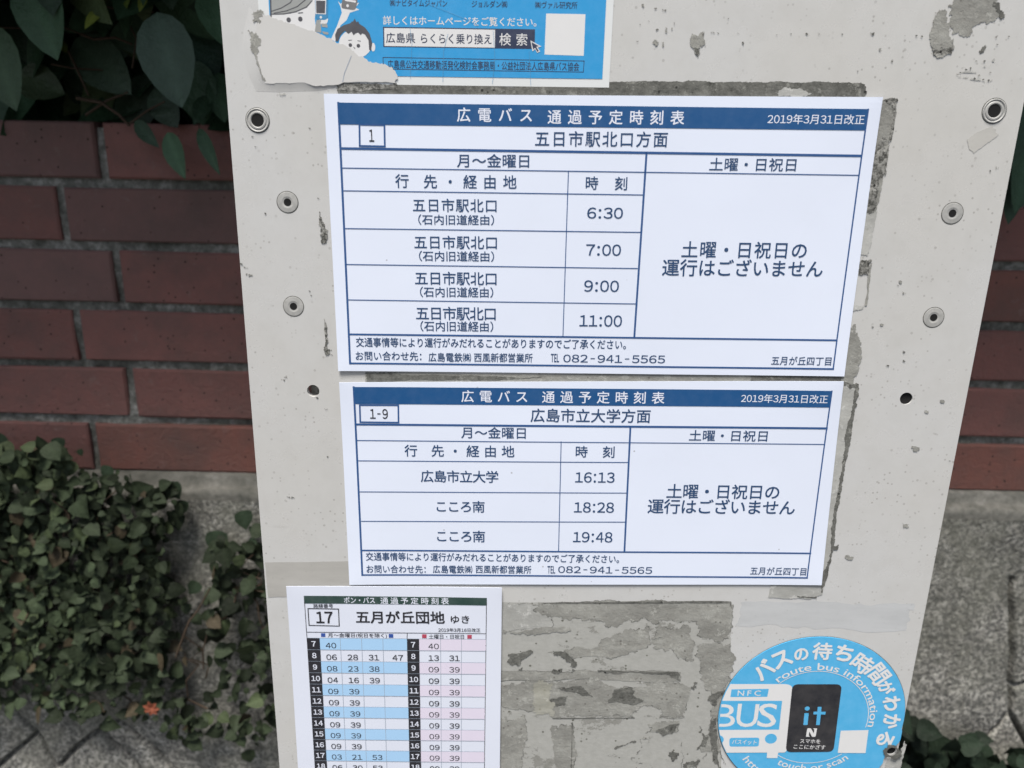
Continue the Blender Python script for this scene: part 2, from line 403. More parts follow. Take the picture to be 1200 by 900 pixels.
# ---- leaves
def leaf_arrays(n_len=6, n_wid=2):
    pass
def leaf(base, direction, normal, L, Wd, shape, curl, fold, col, out):
    """one leaf blade: midrib along direction, gently folded and curled; shape(t) gives half width 0..1"""
    V, F, C = out
    d = direction / np.linalg.norm(direction)
    s = np.cross(d, normal); s /= np.linalg.norm(s) + 1e-9
    n = np.cross(s, d)
    T = [0, 0.08, 0.2, 0.38, 0.56, 0.74, 0.88, 1.0]
    k0 = len(V)
    for t in T:
        h = shape(t) * Wd * 0.5
        c = base + d * (L * t) - n * (curl * L * t * t)
        for q in (-1, -0.5, 0, 0.5, 1):
            V.append(c + s * (h * q) + n * (fold * h * abs(q) ** 1.3))
            C.append(col * (1.25 if q == 0 else 1.0))
    for i in range(len(T) - 1):
        for j in range(4):
            a = k0 + i * 5 + j
            F.append((a, a + 1, a + 6, a + 5))
ov = lambda t: max(0.0, math.sin(math.pi * min(1, t ** 0.80)) ** 0.75) if t < 1 else 0.0
ovn = lambda t: max(0.0, (math.sin(math.pi * t ** 0.72)) ** 0.9) if t < 1 else 0.0
heart = lambda t: (0.35 + 0.65 * math.sin(math.pi * (t * 0.72 + 0.22))) * (1 - t ** 3.2) if t > 0.001 else 0.32
def tube(points, r0, r1, out, seg=6):
    V, F = out; k0 = len(V); P = [np.array(p, float) for p in points]
    for i, p in enumerate(P):
        t = P[min(i + 1, len(P) - 1)] - P[max(i - 1, 0)]; t /= np.linalg.norm(t)
        a = np.cross(t, (0.3, 0.9, 0.2)); a /= np.linalg.norm(a); b_ = np.cross(t, a)
        r = r0 + (r1 - r0) * i / (len(P) - 1)
        for s in range(seg):
            w = 2 * math.pi * s / seg; V.append(p + r * (math.cos(w) * a + math.sin(w) * b_))
    for i in range(len(P) - 1):
        for s in range(seg):
            F.append((k0 + i * seg + s, k0 + i * seg + (s + 1) % seg, k0 + (i + 1) * seg + (s + 1) % seg, k0 + (i + 1) * seg + s))

# ---- hedge above the wall
hedge = empty('hedge', (0.16, 0.9, 1.43), 'dark evergreen hedge with large pointed leaves growing over the top of the brick wall', 'hedge')
hr = np.random.RandomState(12)
out = ([], [], [])
def P3(u, v, y):
    p = B(u, v, y); return np.array([p[0], y, p[1]])
def hedge_col():
    t = hr.rand()
    c = np.array([0.030, 0.062, 0.032]) * hr.uniform(0.6, 1.5)
    if t < 0.15: c = np.array([0.060, 0.085, 0.038]) * hr.uniform(0.7, 1.2)
    return c
def hedge_front(z):  # unseen upper part bulges forward, shaped to keep sun off the wall
    return float(np.interp(z, [1.45, 1.60, 1.75, 1.90, 2.60, 2.95], [0.42, 0.36, 0.17, 0.09, -0.13, 0.20]))
for k in range(9000):
    x = hr.uniform(-2.0, 2.4)
    low = k < 3200
    z = hr.uniform(1.46, 1.72) if low else hr.uniform(1.62, 2.95)
    y = hedge_front(z) + 0.03 + abs(hr.normal(0, 0.10))
    if z < 1.60: y = max(y, 0.43 + hr.uniform(0, 0.15)) if hr.rand() < 0.9 else y
    L = hr.uniform(0.050, 0.095) if low else hr.uniform(0.08, 0.13)
    d = np.array([hr.normal(0, 0.6), -0.30 + hr.normal(0, 0.45), -0.75 + hr.normal(0, 0.5)])
    nrm = np.array([hr.normal(0, 0.5), -1.0, 0.5 + hr.normal(0, 0.45)])
    leaf(np.array([x, y, z]), d, nrm, L, L * hr.uniform(0.44, 0.56), ov, hr.uniform(0, 0.25), hr.uniform(0.05, 0.3), hedge_col() * 1.0, out)
# added solid core: blocks the sky, its near-black colour paints the hedge's inner shade
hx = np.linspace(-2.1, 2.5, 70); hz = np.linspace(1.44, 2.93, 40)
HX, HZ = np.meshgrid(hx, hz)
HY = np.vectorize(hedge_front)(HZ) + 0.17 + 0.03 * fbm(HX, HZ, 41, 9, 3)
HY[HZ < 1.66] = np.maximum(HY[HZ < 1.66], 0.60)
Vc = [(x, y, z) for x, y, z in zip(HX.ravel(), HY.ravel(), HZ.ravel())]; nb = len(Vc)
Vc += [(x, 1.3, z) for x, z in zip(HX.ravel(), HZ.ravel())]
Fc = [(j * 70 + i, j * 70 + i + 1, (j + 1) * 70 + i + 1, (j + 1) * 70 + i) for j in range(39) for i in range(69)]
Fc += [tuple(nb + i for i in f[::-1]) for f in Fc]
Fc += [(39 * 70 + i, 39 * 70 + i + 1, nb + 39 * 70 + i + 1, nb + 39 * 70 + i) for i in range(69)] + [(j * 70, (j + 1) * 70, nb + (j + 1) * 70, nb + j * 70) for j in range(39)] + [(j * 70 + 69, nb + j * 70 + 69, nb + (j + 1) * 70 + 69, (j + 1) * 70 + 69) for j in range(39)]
mesh('shade_core', Vc, Fc, M_CORE, hedge)
mesh('foliage', out[0], out[1], M_LEAF, hedge, smooth=True, cols=np.array(out[2]))
# the leaves that hang lowest over the wall, each measured in the photo: base, tip, width (photo points), distance
hang = [((184, 14), (210, 124), 60, 0.36, (0.034, 0.056, 0.040)), ((33, -40), (62, 68), 56, 0.37, (0.028, 0.056, 0.030)),
        ((-10, 30), (14, 128), 50, 0.36, (0.028, 0.048, 0.026)), ((88, 45), (150, 108), 52, 0.43, (0.022, 0.036, 0.022)),
        ((22, 88), (72, 108), 40, 0.43, (0.024, 0.036, 0.018)), ((196, 155), (214, 209), 27, 0.40, (0.036, 0.070, 0.038)),
        ((233, 150), (255, 204), 17, 0.40, (0.026, 0.052, 0.028)), ((158, 142), (184, 172), 18, 0.41, (0.020, 0.036, 0.022)),
        ((224, 70), (236, 145), 46, 0.42, (0.022, 0.044, 0.024)), ((252, -20), (268, 55), 50, 0.39, (0.040, 0.080, 0.045)),
        ((119, 10), (98, 32), 14, 0.38, (0.15, 0.18, 0.035)), ((170, -6), (163, 12), 9, 0.38, (0.16, 0.19, 0.04)),
        ((150, -10), (147, 8), 12, 0.39, (0.10, 0.14, 0.03)), ((68, 48), (77, 60), 12, 0.42, (0.09, 0.11, 0.02)),
        ((180, 105), (206, 148), 34, 0.43, (0.018, 0.030, 0.018)), ((245, 112), (226, 145), 20, 0.41, (0.016, 0.032, 0.018)),
        ((256, 85), (262, 142), 30, 0.42, (0.022, 0.046, 0.024)), ((215, 20), (252, 92), 52, 0.45, (0.018, 0.036, 0.024)),
        ((1196, 90), (1180, 200), 46, 0.40, (0.020, 0.040, 0.024)), ((1215, 130), (1196, 250), 44, 0.40, (0.022, 0.046, 0.026)),
        ((1190, 180), (1186, 262), 30, 0.41, (0.018, 0.036, 0.020)), ((1230, 60), (1206, 170), 50, 0.41, (0.022, 0.04, 0.024))]
for (b0, t0, wpx, y, c) in hang:
    p0, p1 = P3(*b0, y), P3(*t0, y - 0.02)
    L = np.linalg.norm(p1 - p0)
    nrm = np.array([hr.normal(0, 0.25), -1, 0.35])
    c = np.array(c) * (1.9 if max(c) < 0.09 else 1.2); lo = ([], [], [])
    leaf(p0, p1 - p0, nrm, L, wpx * 0.00098 * (y + .437) / .867, ovn if wpx < 30 else ov, 0.08, hr.uniform(0.1, 0.25), np.array(c), lo)
    lo_o = mesh('leaf', lo[0], lo[1], M_LEAF, hedge, smooth=True, cols=np.array(lo[2]))
tw = ([], [])
for pts, r in [([(105, -5), (125, 8), (150, 13), (180, 14)], 1.3), ([(95, 40), (110, 46), (135, 44), (155, 52)], 1.6), ([(80, 60), (92, 85), (104, 112)], 1.4),
               ([(152, 145), (172, 130), (193, 119)], 1.3), ([(90, 115), (118, 120), (140, 135), (152, 148)], 2.0), ([(146, 15), (152, 30), (160, 45), (155, 80)], 1.2),
               ([(0, 32), (30, 33), (65, 28), (95, 40)], 1.2), ([(60, 75), (85, 80), (120, 82)], 1.0), ([(100, 135), (125, 118), (150, 108)], 1.6), ([(240, 100), (235, 120), (233, 150)], 1.0)]:
    tube([P3(u, v, 0.41 + 0.01 * hr.rand()) for u, v in pts], r * MM, r * MM * 0.7, tw)
for k in range(90):
    x = hr.uniform(-1.6, 2.0); y = hr.uniform(0.5, 0.9); p = np.array([x, y, 1.42]); pts = [p]
    for s in range(7):
        p = p + np.array([hr.normal(0, 0.04), -0.03 + hr.normal(0, 0.03), hr.uniform(0.08, 0.16)]); pts.append(p)
    tube(pts, 0.007, 0.0015, tw)
mesh('twigs', tw[0], tw[1], M_TWIG, hedge, smooth=True)

# ---- creeper on the stone wall
ivy = empty('creeper', (-0.45, 0.38, 0.45), 'low green creeper with small heart shaped leaves climbing the stone wall at the left', 'climbing plant')
ir = np.random.RandomState(5)
POLY = [(-420, 505), (0, 520), (18, 528), (50, 515), (72, 512), (88, 548), (120, 556), (140, 552), (165, 572), (205, 568), (222, 590), (200, 625), (188, 655),
        (205, 690), (238, 705), (252, 660), (250, 632), (275, 625), (300, 618), (420, 640), (420, 880), (330, 850), (290, 880), (250, 850), (215, 875), (180, 840), (120, 850), (80, 842), (40, 830), (0, 825), (-420, 850)]
def inside(u, v, poly):
    c = False; j = len(poly) - 1
    for i in range(len(poly)):
        (x1, y1), (x2, y2) = poly[i], poly[j]
        if (y1 > v) != (y2 > v) and u < (x2 - x1) * (v - y1) / (y2 - y1) + x1: c = not c
        j = i
    return c
out = ([], [], []); tw = ([], [])
n = 0
while n < 5600:
    u = ir.uniform(-420, 420); v = ir.uniform(495, 890)
    if not inside(u, v, POLY): continue
    if u > 190 and ir.rand() < 0.62: continue
    if ((u - 225) / 38) ** 2 + ((v - 785) / 30) ** 2 < 1 and ir.rand() < 0.85: continue
    if u < 190 and v > 790 and ir.rand() < 0.5: continue
    n += 1
    depth = abs(ir.normal(0, 0.010)) + (0.012 if u < 190 else 0.006)
    y = 0.392 - max(0, (v - 560)) * 0.00006 - depth
    p = P3(u, v, y)
    if p[2] > 1.03: y = min(y, 0.40); p = P3(u, v, y)
    s = 0.0075 + 0.0145 * ir.rand() ** 1.9
    d = np.array([ir.normal(0, 0.8), -0.30 + ir.normal(0, 0.25), -0.55 + ir.normal(0, 0.6)])
    nrm = np.array([ir.normal(0, 0.5), -0.85, 0.5 + ir.normal(0, 0.35)])
    bright = 1.25 if u < 110 else 0.85
    c = np.array([0.028, 0.038, 0.021]) * ir.uniform(0.4, 1.5) * bright
    if ir.rand() < 0.04 + (0.10 if u < 90 else 0): c = np.array([0.065, 0.085, 0.042]) * ir.uniform(0.7, 1.1)
    if ir.rand() < 0.05: c = np.array([0.060, 0.048, 0.030]) * ir.uniform(0.7, 1.1)
    leaf(p, d, nrm, s * 1.1, s, heart, ir.uniform(-0.1, 0.5), ir.uniform(-0.15, 0.4), c, out)
# a few leaves stand clear of the mass over the bricks and the concrete
for (u, v, s) in [(40, 532, 20), (46, 540, 18), (68, 520, 18), (70, 543, 18), (93, 530, 9), (4, 518, 22), (128, 554, 20), (255, 634, 30), (284, 608, 24), (180, 578, 18), (200, 575, 22), (213, 594, 20),
                  (298, 622, 14), (210, 610, 20), (232, 690, 20), (300, 640, 18), (268, 650, 16)]:
    p = P3(u, v - s * 0.4, 0.385 if v > 545 else 0.405)
    leaf(p, np.array([ir.normal(0, 0.4), -0.2, -0.8]), np.array([ir.normal(0, .3), -1, .5]), s * MM, s * MM * 0.9, heart, 0.1, 0.15, np.array([0.030, 0.045, 0.027]) * ir.uniform(0.6, 1.3), out)
for k in range(70):
    u, v = ir.uniform(-300, 400), ir.uniform(560, 860)
    pts = [(u, v)]
    for s in range(5): u += ir.normal(0, 14); v -= ir.uniform(5, 22); pts.append((u, v))
    if all(inside(a, b_, POLY) for a, b_ in pts): tube([P3(a, b_, 0.372 - 0.01 * ir.rand()) for a, b_ in pts], 0.0012, 0.0007, tw, 5)
tube([P3(a, b_, 0.345) for a, b_ in [(206, 770), (214, 748), (222, 728), (232, 715), (246, 690)]], 0.0013, 0.001, tw, 5)
mesh('leaves', out[0], out[1], M_IVY, ivy, smooth=True, cols=np.array(out[2]))
mesh('stems', tw[0], tw[1], M_TWIG, ivy, smooth=True)
dl = ([], [], [])
for k in range(7):
    a = k * 0.9
    leaf(P3(178, 829, 0.325), np.array([math.cos(a), -0.5, math.sin(a)]), np.array([0, -1, 0.3]), 0.010, 0.006, ov, 0.3, 0.2, np.array([0.3, 0.07, 0.02]), dl)
mesh('withered_leaf', dl[0], dl[1], M_DEAD, ivy)
weed = empty('ground_creeper', (0.66, 0.34, 0.4), 'dark green creeper tuft at the foot of the stone wall, right of the board', 'climbing plant')
out = ([], [], [])
for k in range(700):
    u = ir.uniform(960, 1330); v = ir.uniform(838, 1010)
    lim = 885 - 45 * math.exp(-((u - 1055) / 40) ** 2) - 25 * math.exp(-((u - 1140) / 22) ** 2)
    if v < lim: continue
    p = P3(u, v, 0.365 - abs(ir.normal(0, 0.03)) - max(0, v - 860) * 0.00015)
    s = ir.uniform(0.016, 0.03)
    leaf(p, np.array([ir.normal(0, .7), -0.4, -0.4 + ir.normal(0, .6)]), np.array([ir.normal(0, .4), -.8, .7]), s * 1.15, s, heart, 0.15, 0.15, np.array([0.016, 0.026, 0.016]) * ir.uniform(0.5, 1.2), out)
mesh('leaves', out[0], out[1], M_IVY, weed, smooth=True, cols=np.array(out[2]))

# ================================================================== THE BUS STOP BOARD
PX0, PX1, PZ0, PZ1 = -0.0525, 0.3725, 0.86, 1.80
sign = empty('bus_stop_board', (0.16, 0.03, 0.0), 'tall cream painted metal board, scarred with old glue, that carries the bus timetables', 'notice board')
def circle(c, r, n=28, ph=0):
    return [(c[0] + r * math.cos(2 * math.pi * k / n + ph), c[1] + r * math.sin(2 * math.pi * k / n + ph)) for k in range(n)]
holes = [(B(367, 458), 0.0037), (B(1062, 467), 0.0037), (B(1044, 879), 0.0034)]
loops = [[(PX0, PZ0), (PX1, PZ0), (PX1, PZ1), (PX0, PZ1)]] + [circle(c, r)[::-1] for c, r in holes]
flat = [p for l in loops for p in l]
tris = tessellate_polygon([[Vector((x, z, 0)) for x, z in l] for l in loops])
N = len(flat); TH = 0.004
V = [(x, 0, z) for x, z in flat] + [(x, TH, z) for x, z in flat]
F = []
for a, b_, c in tris:
    (ax, az), (bx, bz), (cx, cz) = flat[a], flat[b_], flat[c]
    if (bx - ax) * (cz - az) - (bz - az) * (cx - ax) < 0: a, c = c, a
    F.append((a, b_, c)); F.append((N + c, N + b_, N + a))
k = 0
for l in loops:
    for i in range(len(l)):
        j = (i + 1) % len(l); F.append((k + j, k + i, N + k + i, N + k + j))
    k += len(l)
panel = mesh('panel', V, F, M_PANEL, sign)
pv = []; pf = []
tube([(0.16, 0.034, 0.0), (0.16, 0.034, 0.9), (0.16, 0.034, 1.85)], 0.030, 0.030, (pv, pf), 24)
mesh('post', pv, pf, M_POST, sign, smooth=True)
bv = []; bf = []
for (r, z) in ((0.0, 0.10), (0.19, 0.10), (0.21, 0.085), (0.23, 0.0)):
    for s in range(28): bv.append((0.16 + r * math.cos(s * 2 * math.pi / 28), 0.034 + r * math.sin(s * 2 * math.pi / 28) * 0.8, z))
for i in range(3):
    for s in range(28): bf.append((i * 28 + s, (i + 1) * 28 + s, (i + 1) * 28 + (s + 1) % 28, i * 28 + (s + 1) % 28))
mesh('base', bv, bf, M_CONC, sign)

def lathe(c, prof, n=32):
    V, F = [], []
    for (r, h) in prof:
        for s in range(n):
            w = 2 * math.pi * s / n; V.append((c[0] + r * math.cos(w), -h, c[1] + r * math.sin(w)))
    for i in range(len(prof) - 1):
        for s in range(n): F.append((i * n + s, i * n + (s + 1) % n, (i + 1) * n + (s + 1) % n, (i + 1) * n + s))
    return V, F
def rivet(u, v, big):
    c = B(u, v); m = MM
    if big:
        prof = [(6.2*m, 0.05*m), (6.2*m, 0.35*m), (5.8*m, 0.55*m), (5.4*m, 0.35*m), (5.2*m, 0.18*m), (4.9*m, 0.18*m), (4.6*m, 0.45*m), (3.9*m, 0.55*m), (3.5*m, 0.35*m), (3.3*m, 0.1*m)]
        hole = [(3.4*m, 0.24*m), (2.6*m, 0.16*m), (0.01*m, 0.12*m)]
    else:
        prof = [(5.7*m, 0.05*m), (5.7*m, 0.16*m), (5.45*m, 0.24*m), (3.4*m, 0.34*m), (2.9*m, 0.30*m), (2.7*m, 0.22*m), (2.4*m, 0.20*m), (1.9*m, 0.10*m)]
        hole = [(2.1*m, 0.22*m), (1.6*m, 0.16*m), (0.01*m, 0.12*m)]
    o = mesh('rivet', *lathe(c, prof), M_RIVET, sign, smooth=False)
    mesh('rivet_hole_shade', *lathe(c, hole), M_HOLE, o)  # black cap over the panel, its colour stands for the hole's shade
    # the dark ring of dirt round the flange
    R = prof[0][0]
    mesh('dirt_ring', *lathe(c, [(R + 0.45*m, 0.06*m), (R - 0.1*m, 0.07*m)]), M_SOOT, o)
for (u, v, big) in [(302, 141, 1), (337, 237, 0), (344, 359, 0), (1165, 130, 1), (1116, 250, 0), (1094, 372, 0)]: rivet(u, v, big)

# ---- worn paint: thin ragged patches of bare primer, glue and grime that belong to the board
def ragged(pts, amp, rng, iters=7):
    P = [np.array(p, float) for p in pts]
    for it in range(iters):
        Q = []
        for i in range(len(P)):
            a, b_ = P[i], P[(i + 1) % len(P)]
            L = np.linalg.norm(b_ - a); Q.append(a)
            if L > 0.0003:
                nn = np.array([-(b_ - a)[1], (b_ - a)[0]]) / (L + 1e-9)
                Q.append((a + b_) / 2 + nn * rng.normal(0, 1) * min(amp * 0.70 ** it, L * 0.26))
        P = Q
    return P
def poly_mesh(name, loops, off, mat, parent, wave=None):
    flat = [p for l in loops for p in l]
    tr = tessellate_polygon([[Vector((p[0], p[1], 0)) for p in l] for l in loops])
    F = []
    for a, b_, c in tr:
        A, Bq, Cq = flat[a], flat[b_], flat[c]
        if (Bq[0] - A[0]) * (Cq[1] - A[1]) - (Bq[1] - A[1]) * (Cq[0] - A[0]) < 0: a, c = c, a
        F.append((a, b_, c))
    V = [(p[0], -(off + (wave(p[0], p[1]) if wave else 0)), p[1]) for p in flat]
    return mesh(name, V, F, mat, parent)
sr = np.random.RandomState(9)
SCARS = []
def scar(name, pts, mat, off, amp=2.0, iters=7):
    SCARS.append(name); off += 0.0025 * (len(SCARS) % 29)     # no two patches share a plane
    P = ragged([B(*p) for p in pts], amp * MM, sr, iters)
    o = poly_mesh(name, [P], off * MM, mat, panel)
    if name == 'scraped_patch':
        # dirt caught along parts of the ragged edge
        V, F = [], []; on = False; w_ = 0
        for i in range(len(P)):
            if w_ <= 0: on = sr.rand() < 0.42; w_ = sr.randint(6, 30); t_ = sr.uniform(0.10, 0.38) * MM
            w_ -= 1
            if not on: continue
            a, b_ = np.array(P[i]), np.array(P[(i + 1) % len(P)]); l_ = np.linalg.norm(b_ - a)
            if l_ < 1e-6: continue
            nn = np.array([-(b_ - a)[1], (b_ - a)[0]]) / l_ * t_
            k = len(V); zq = -(off + 0.03 + 0.002 * (i % 7)) * MM
            V += [(a[0], zq, a[1]), (b_[0], zq, b_[1]), (b_[0] + nn[0], zq, b_[1] + nn[1]), (a[0] + nn[0], zq, a[1] + nn[1])]
            F.append((k, k + 1, k + 2, k + 3))
        if F: mesh('edge_dirt', V, F, M_SOOT, panel)
    return o
def q(o, f, pts): return [(o[0] + f * x, o[1] + f * y) for x, y in pts]
Z5 = ((580, 690), 0.25)
scar('glue_film', q(*Z5, [(20, 62), (1108, 58), (1106, 430), (1060, 700), (1060, 1300), (0, 1300)]), M_FILM, 0.10, 0.6)
scar('scraped_patch', q(*Z5, [(200, 66), (1105, 60), (1100, 235), (975, 235), (960, 190), (900, 150), (780, 150), (700, 130), (620, 150), (480, 150), (270, 140), (180, 100)]), M_SCAR, 0.2)
scar('scraped_patch', q(*Z5, [(20, 70), (270, 70), (270, 175), (130, 190), (20, 200)]), M_SCAR2, 0.16, 1.0)
scar('scraped_patch', q(*Z5, [(280, 300), (400, 270), (600, 205), (715, 170), (715, 275), (600, 310), (330, 320)]), M_SCAR, 0.2)
scar('scraped_patch', q(*Z5, [(750, 180), (915, 175), (940, 260), (930, 340), (860, 330), (840, 290), (745, 280)]), M_SCAR, 0.2)
scar('scraped_patch', q(*Z5, [(975, 255), (1105, 255), (1105, 430), (1020, 490), (970, 430), (965, 340), (935, 310)]), M_SCAR, 0.2)
scar('scraped_patch', q(*Z5, [(20, 382), (480, 385), (870, 390), (870, 432), (20, 432)]), M_SCAR, 0.2, 1.0)
scar('scraped_patch', q(*Z5, [(20, 450), (300, 440), (560, 460), (890, 450), (890, 600), (770, 605), (740, 545), (690, 550), (650, 603), (270, 605), (260, 580), (20, 540)]), M_SCAR, 0.2)
scar('scraped_patch', q(*Z5, [(20, 600), (140, 590), (130, 800), (140, 1300), (0, 1300)]), M_SCAR, 0.2)
scar('yellow_glue', q(*Z5, [(180, 445), (268, 442), (255, 520), (262, 598), (190, 590)]), M_YELLOW, 0.3)
scar('scraped_patch', q(*Z5, [(265, 640), (365, 625), (362, 900), (365, 1300), (260, 1300)]), M_SCAR, 0.2)
scar('scraped_patch', q(*Z5, [(750, 625), (865, 620), (880, 800), (870, 1200), (690, 1200), (640, 900), (690, 820), (640, 800), (690, 700)]), M_SCAR, 0.2, 2.0)
scar('scraped_patch', q(*Z5, [(560, 745), (655, 708), (660, 716), (565, 752)]), M_SOOT, 0.25, 0.8)
scar('scraped_patch', q(*Z5, [(1005, 500), (1090, 462), (1070, 560), (1040, 640), (1075, 840), (1100, 1300), (870, 1300), (880, 850), (990, 780), (960, 740), (1000, 680), (1020, 600)]), M_SCAR, 0.22)
for pts in [[(35, 190), (100, 205), (200, 183), (350, 180), (355, 197), (250, 208), (160, 215), (90, 210), (35, 207)], [(270, 290), (330, 292), (385, 345), (380, 370), (358, 368), (355, 345), (310, 312), (275, 312)],
            [(480, 380), (860, 388), (870, 430), (800, 398), (600, 392), (490, 390)], [(815, 770), (862, 768), (850, 795), (835, 808)], [(290, 465), (400, 452), (440, 490), (460, 505), (400, 495), (330, 478)],
            [(995, 520), (1090, 465), (1050, 505), (1030, 560), (1020, 545)], [(960, 640), (985, 690), (1000, 690), (985, 740), (945, 755), (975, 690)], [(770, 598), (820, 590), (890, 603), (800, 607)],
            [(735, 228), (775, 224), (778, 236), (740, 238)], [(110, 372), (130, 366), (128, 380), (114, 382)], [(345, 378), (375, 378), (372, 392), (350, 392)], [(270, 380), (320, 372), (300, 398), (280, 398)],
            [(60, 310), (150, 290), (180, 292), (120, 340), (105, 360), (65, 345)], [(930, 440), (950, 440), (945, 465), (925, 468)], [(240, 520), (340, 500), (330, 540), (260, 545)], [(530, 535), (560, 470), (640, 460), (650, 500), (700, 520), (650, 545)],
            [(880, 820), (960, 800), (940, 830), (890, 850)], [(750, 660), (860, 630), (850, 650), (790, 690)], [(690, 700), (740, 690), (720, 720)], [(1010, 620), (1040, 600), (1050, 840), (1020, 800)]]:
    scar('grime_streak', q(*Z5, pts), M_SOOT if sr.rand() < 0.6 else M_SCAR, 0.32, 0.8, 4)
scar('edge_line', q(*Z5, [(200, 64), (1105, 58), (1108, 90), (1100, 66), (700, 68), (270, 70)]), M_SOOT, 0.31, 0.25, 5)
scar('edge_line', q(*Z5, [(270, 603), (655, 601), (655, 606), (270, 608)]), M_SOOT, 0.31, 0.2, 5)
scar('edge_line', q(*Z5, [(360, 630), (365, 630), (360, 840), (355, 840)]), M_SOOT, 0.31, 0.2, 5)
# soot strip above the first timetable, its right flank and the gap between the two timetables
scar('sooty_strip', [(394, 97), (463, 98), (560, 100), (713, 102), (714, 96), (860, 96), (1008, 97), (1015, 103), (1014, 118), (700, 118), (397, 113)], M_SOOT, 0.2, 0.7)
scar('grime_patch', [(394, 96), (465, 97), (467, 106), (400, 106), (397, 112)], M_GRIME, 0.3, 0.6)
scar('pale_chip', [(908, 108), (918, 103), (938, 104), (951, 109), (944, 113), (912, 113)], M_SCAR2, 0.3, 0.5)
scar('side_strip', [(1022, 118), (1051, 116), (1049, 135), (1044, 160), (1040, 185), (1036, 205), (1032, 225), (1027, 249), (1010, 252)], M_SCAR, 0.2, 0.6)
scar('side_strip', [(1010, 250), (1028, 248), (1022, 275), (1016, 300), (1000, 300)], M_SCAR2, 0.2, 0.6)
scar('grime_patch', [(1034, 117), (1051, 115), (1052, 119), (1048, 121), (1049, 135), (1045, 158), (1041, 175), (1038, 200), (1036, 206), (1039, 178), (1043, 155), (1046, 130), (1044, 121)], M_GRIME, 0.3, 0.5)
scar('grime_patch', [(1020, 180), (1037, 160), (1036, 190), (1030, 215), (1024, 248), (1012, 250), (1016, 215)], M_GRIME, 0.28, 0.8)
scar('grime_patch', [(1008, 306), (1021, 304), (1018, 322), (1007, 322)], M_GRIME, 0.28, 0.6)
scar('edge_line', [(1020, 308), (1022, 308), (1016, 358), (1013, 357)], M_SCAR, 0.28, 0.4)
scar('side_strip', [(996, 358), (1014, 358), (1010, 362), (995, 366)], M_SCAR2, 0.2, 0.5)
scar('grime_patch', [(994, 382), (1003, 380), (1006, 395), (1009, 412), (1006, 430), (1000, 450), (985, 450)], M_SCAR, 0.26, 0.9)
scar('gap_strip', [(428, 436), (560, 438), (985, 440), (992, 450), (428, 450)], M_SCAR, 0.2, 0.4)
scar('grime_patch', [(428, 437), (452, 437), (470, 439), (560, 440), (640, 441), (560, 446), (430, 447)], M_SOOT, 0.28, 0.5)
scar('grime_patch', [(880, 439), (930, 440), (985, 440), (983, 449), (885, 449)], M_SOOT, 0.28, 0.6)
scar('side_strip', [(975, 450), (1005, 449), (1000, 480), (990, 540), (980, 590), (973, 650), (963, 697), (950, 702), (900, 700), (930, 600)], M_SCAR2, 0.2, 0.5)
scar('edge_line', [(987, 448), (1006, 450), (1005, 465), (1001, 485), (994, 525), (987, 565), (980, 600), (977, 640), (971, 668), (964, 694), (962, 694), (969, 662), (974, 640), (977, 600), (984, 562), (990, 525), (998, 480), (1001, 454), (988, 452)], M_SOOT, 0.28, 0.6)
scar('edge_line', [(975, 640), (983, 638), (982, 643), (977, 645)], M_SOOT, 0.3, 0.4)
scar('edge_line', [(934, 698), (957, 699), (957, 700.6), (936, 700.4)], M_SOOT, 0.28, 0.3)
scar('grime_patch', [(962, 672), (970, 664), (968, 680), (962, 690)], M_SOOT, 0.3, 0.4)
# paint chips
Z8 = ((1000, 0), 1 / 3)
scar('paint_chip', q(*Z8, [(285, 45), (310, 35), (335, 80), (340, 130), (355, 165), (330, 190), (290, 195), (275, 165), (280, 90)]), M_SCAR, 0.2, 1.0)
scar('paint_chip', q(*Z8, [(330, 20), (360, -20), (505, -20), (530, 60), (500, 70), (430, 90), (390, 130), (350, 120), (335, 80)]), M_SCAR, 0.2, 1.2)
scar('grime_streak', q(*Z8, [(490, 10), (515, 10), (532, 60), (515, 72), (500, 40)]), M_SOOT, 0.3, 0.6)
scar('grime_streak', q(*Z8, [(275, 165), (300, 178), (350, 150), (355, 168), (330, 190), (290, 198)]), M_GRIME, 0.3, 0.6)
scar('paint_chip', q(*Z8, [(442, 178), (465, 160), (460, 180), (447, 188)]), M_SOOT, 0.2, 0.5)
scar('paint_chip', q(*Z8, [(360, 270), (400, 250), (470, 235), (495, 205), (490, 285), (430, 280)]), M_SCAR2, 0.2, 1.0)
for (x, y) in [(375, 255), (395, 245), (410, 240), (430, 215), (460, 215), (440, 265), (455, 280), (475, 282), (480, 255), (425, 278), (365, 262), (500, 130), (545, 128), (505, 155), (220, 125), (240, 128)]:
    scar('paint_chip', q(*Z8, [(x - 3, y - 2), (x + 4, y - 2.5), (x + 3, y + 2), (x - 2, y + 2)]), M_SOOT, 0.3, 0.5, 3)
Z4 = ((700, 0), 1 / 3)
scar('paint_chip', q(*Z4, [(335, 118), (378, 112), (382, 165), (358, 170), (352, 202), (340, 178), (330, 165)]), M_SCAR, 0.2, 0.7)
scar('paint_chip', q(*Z4, [(338, 168), (358, 168), (354, 202), (346, 192)]), M_SOOT, 0.3, 0.5)
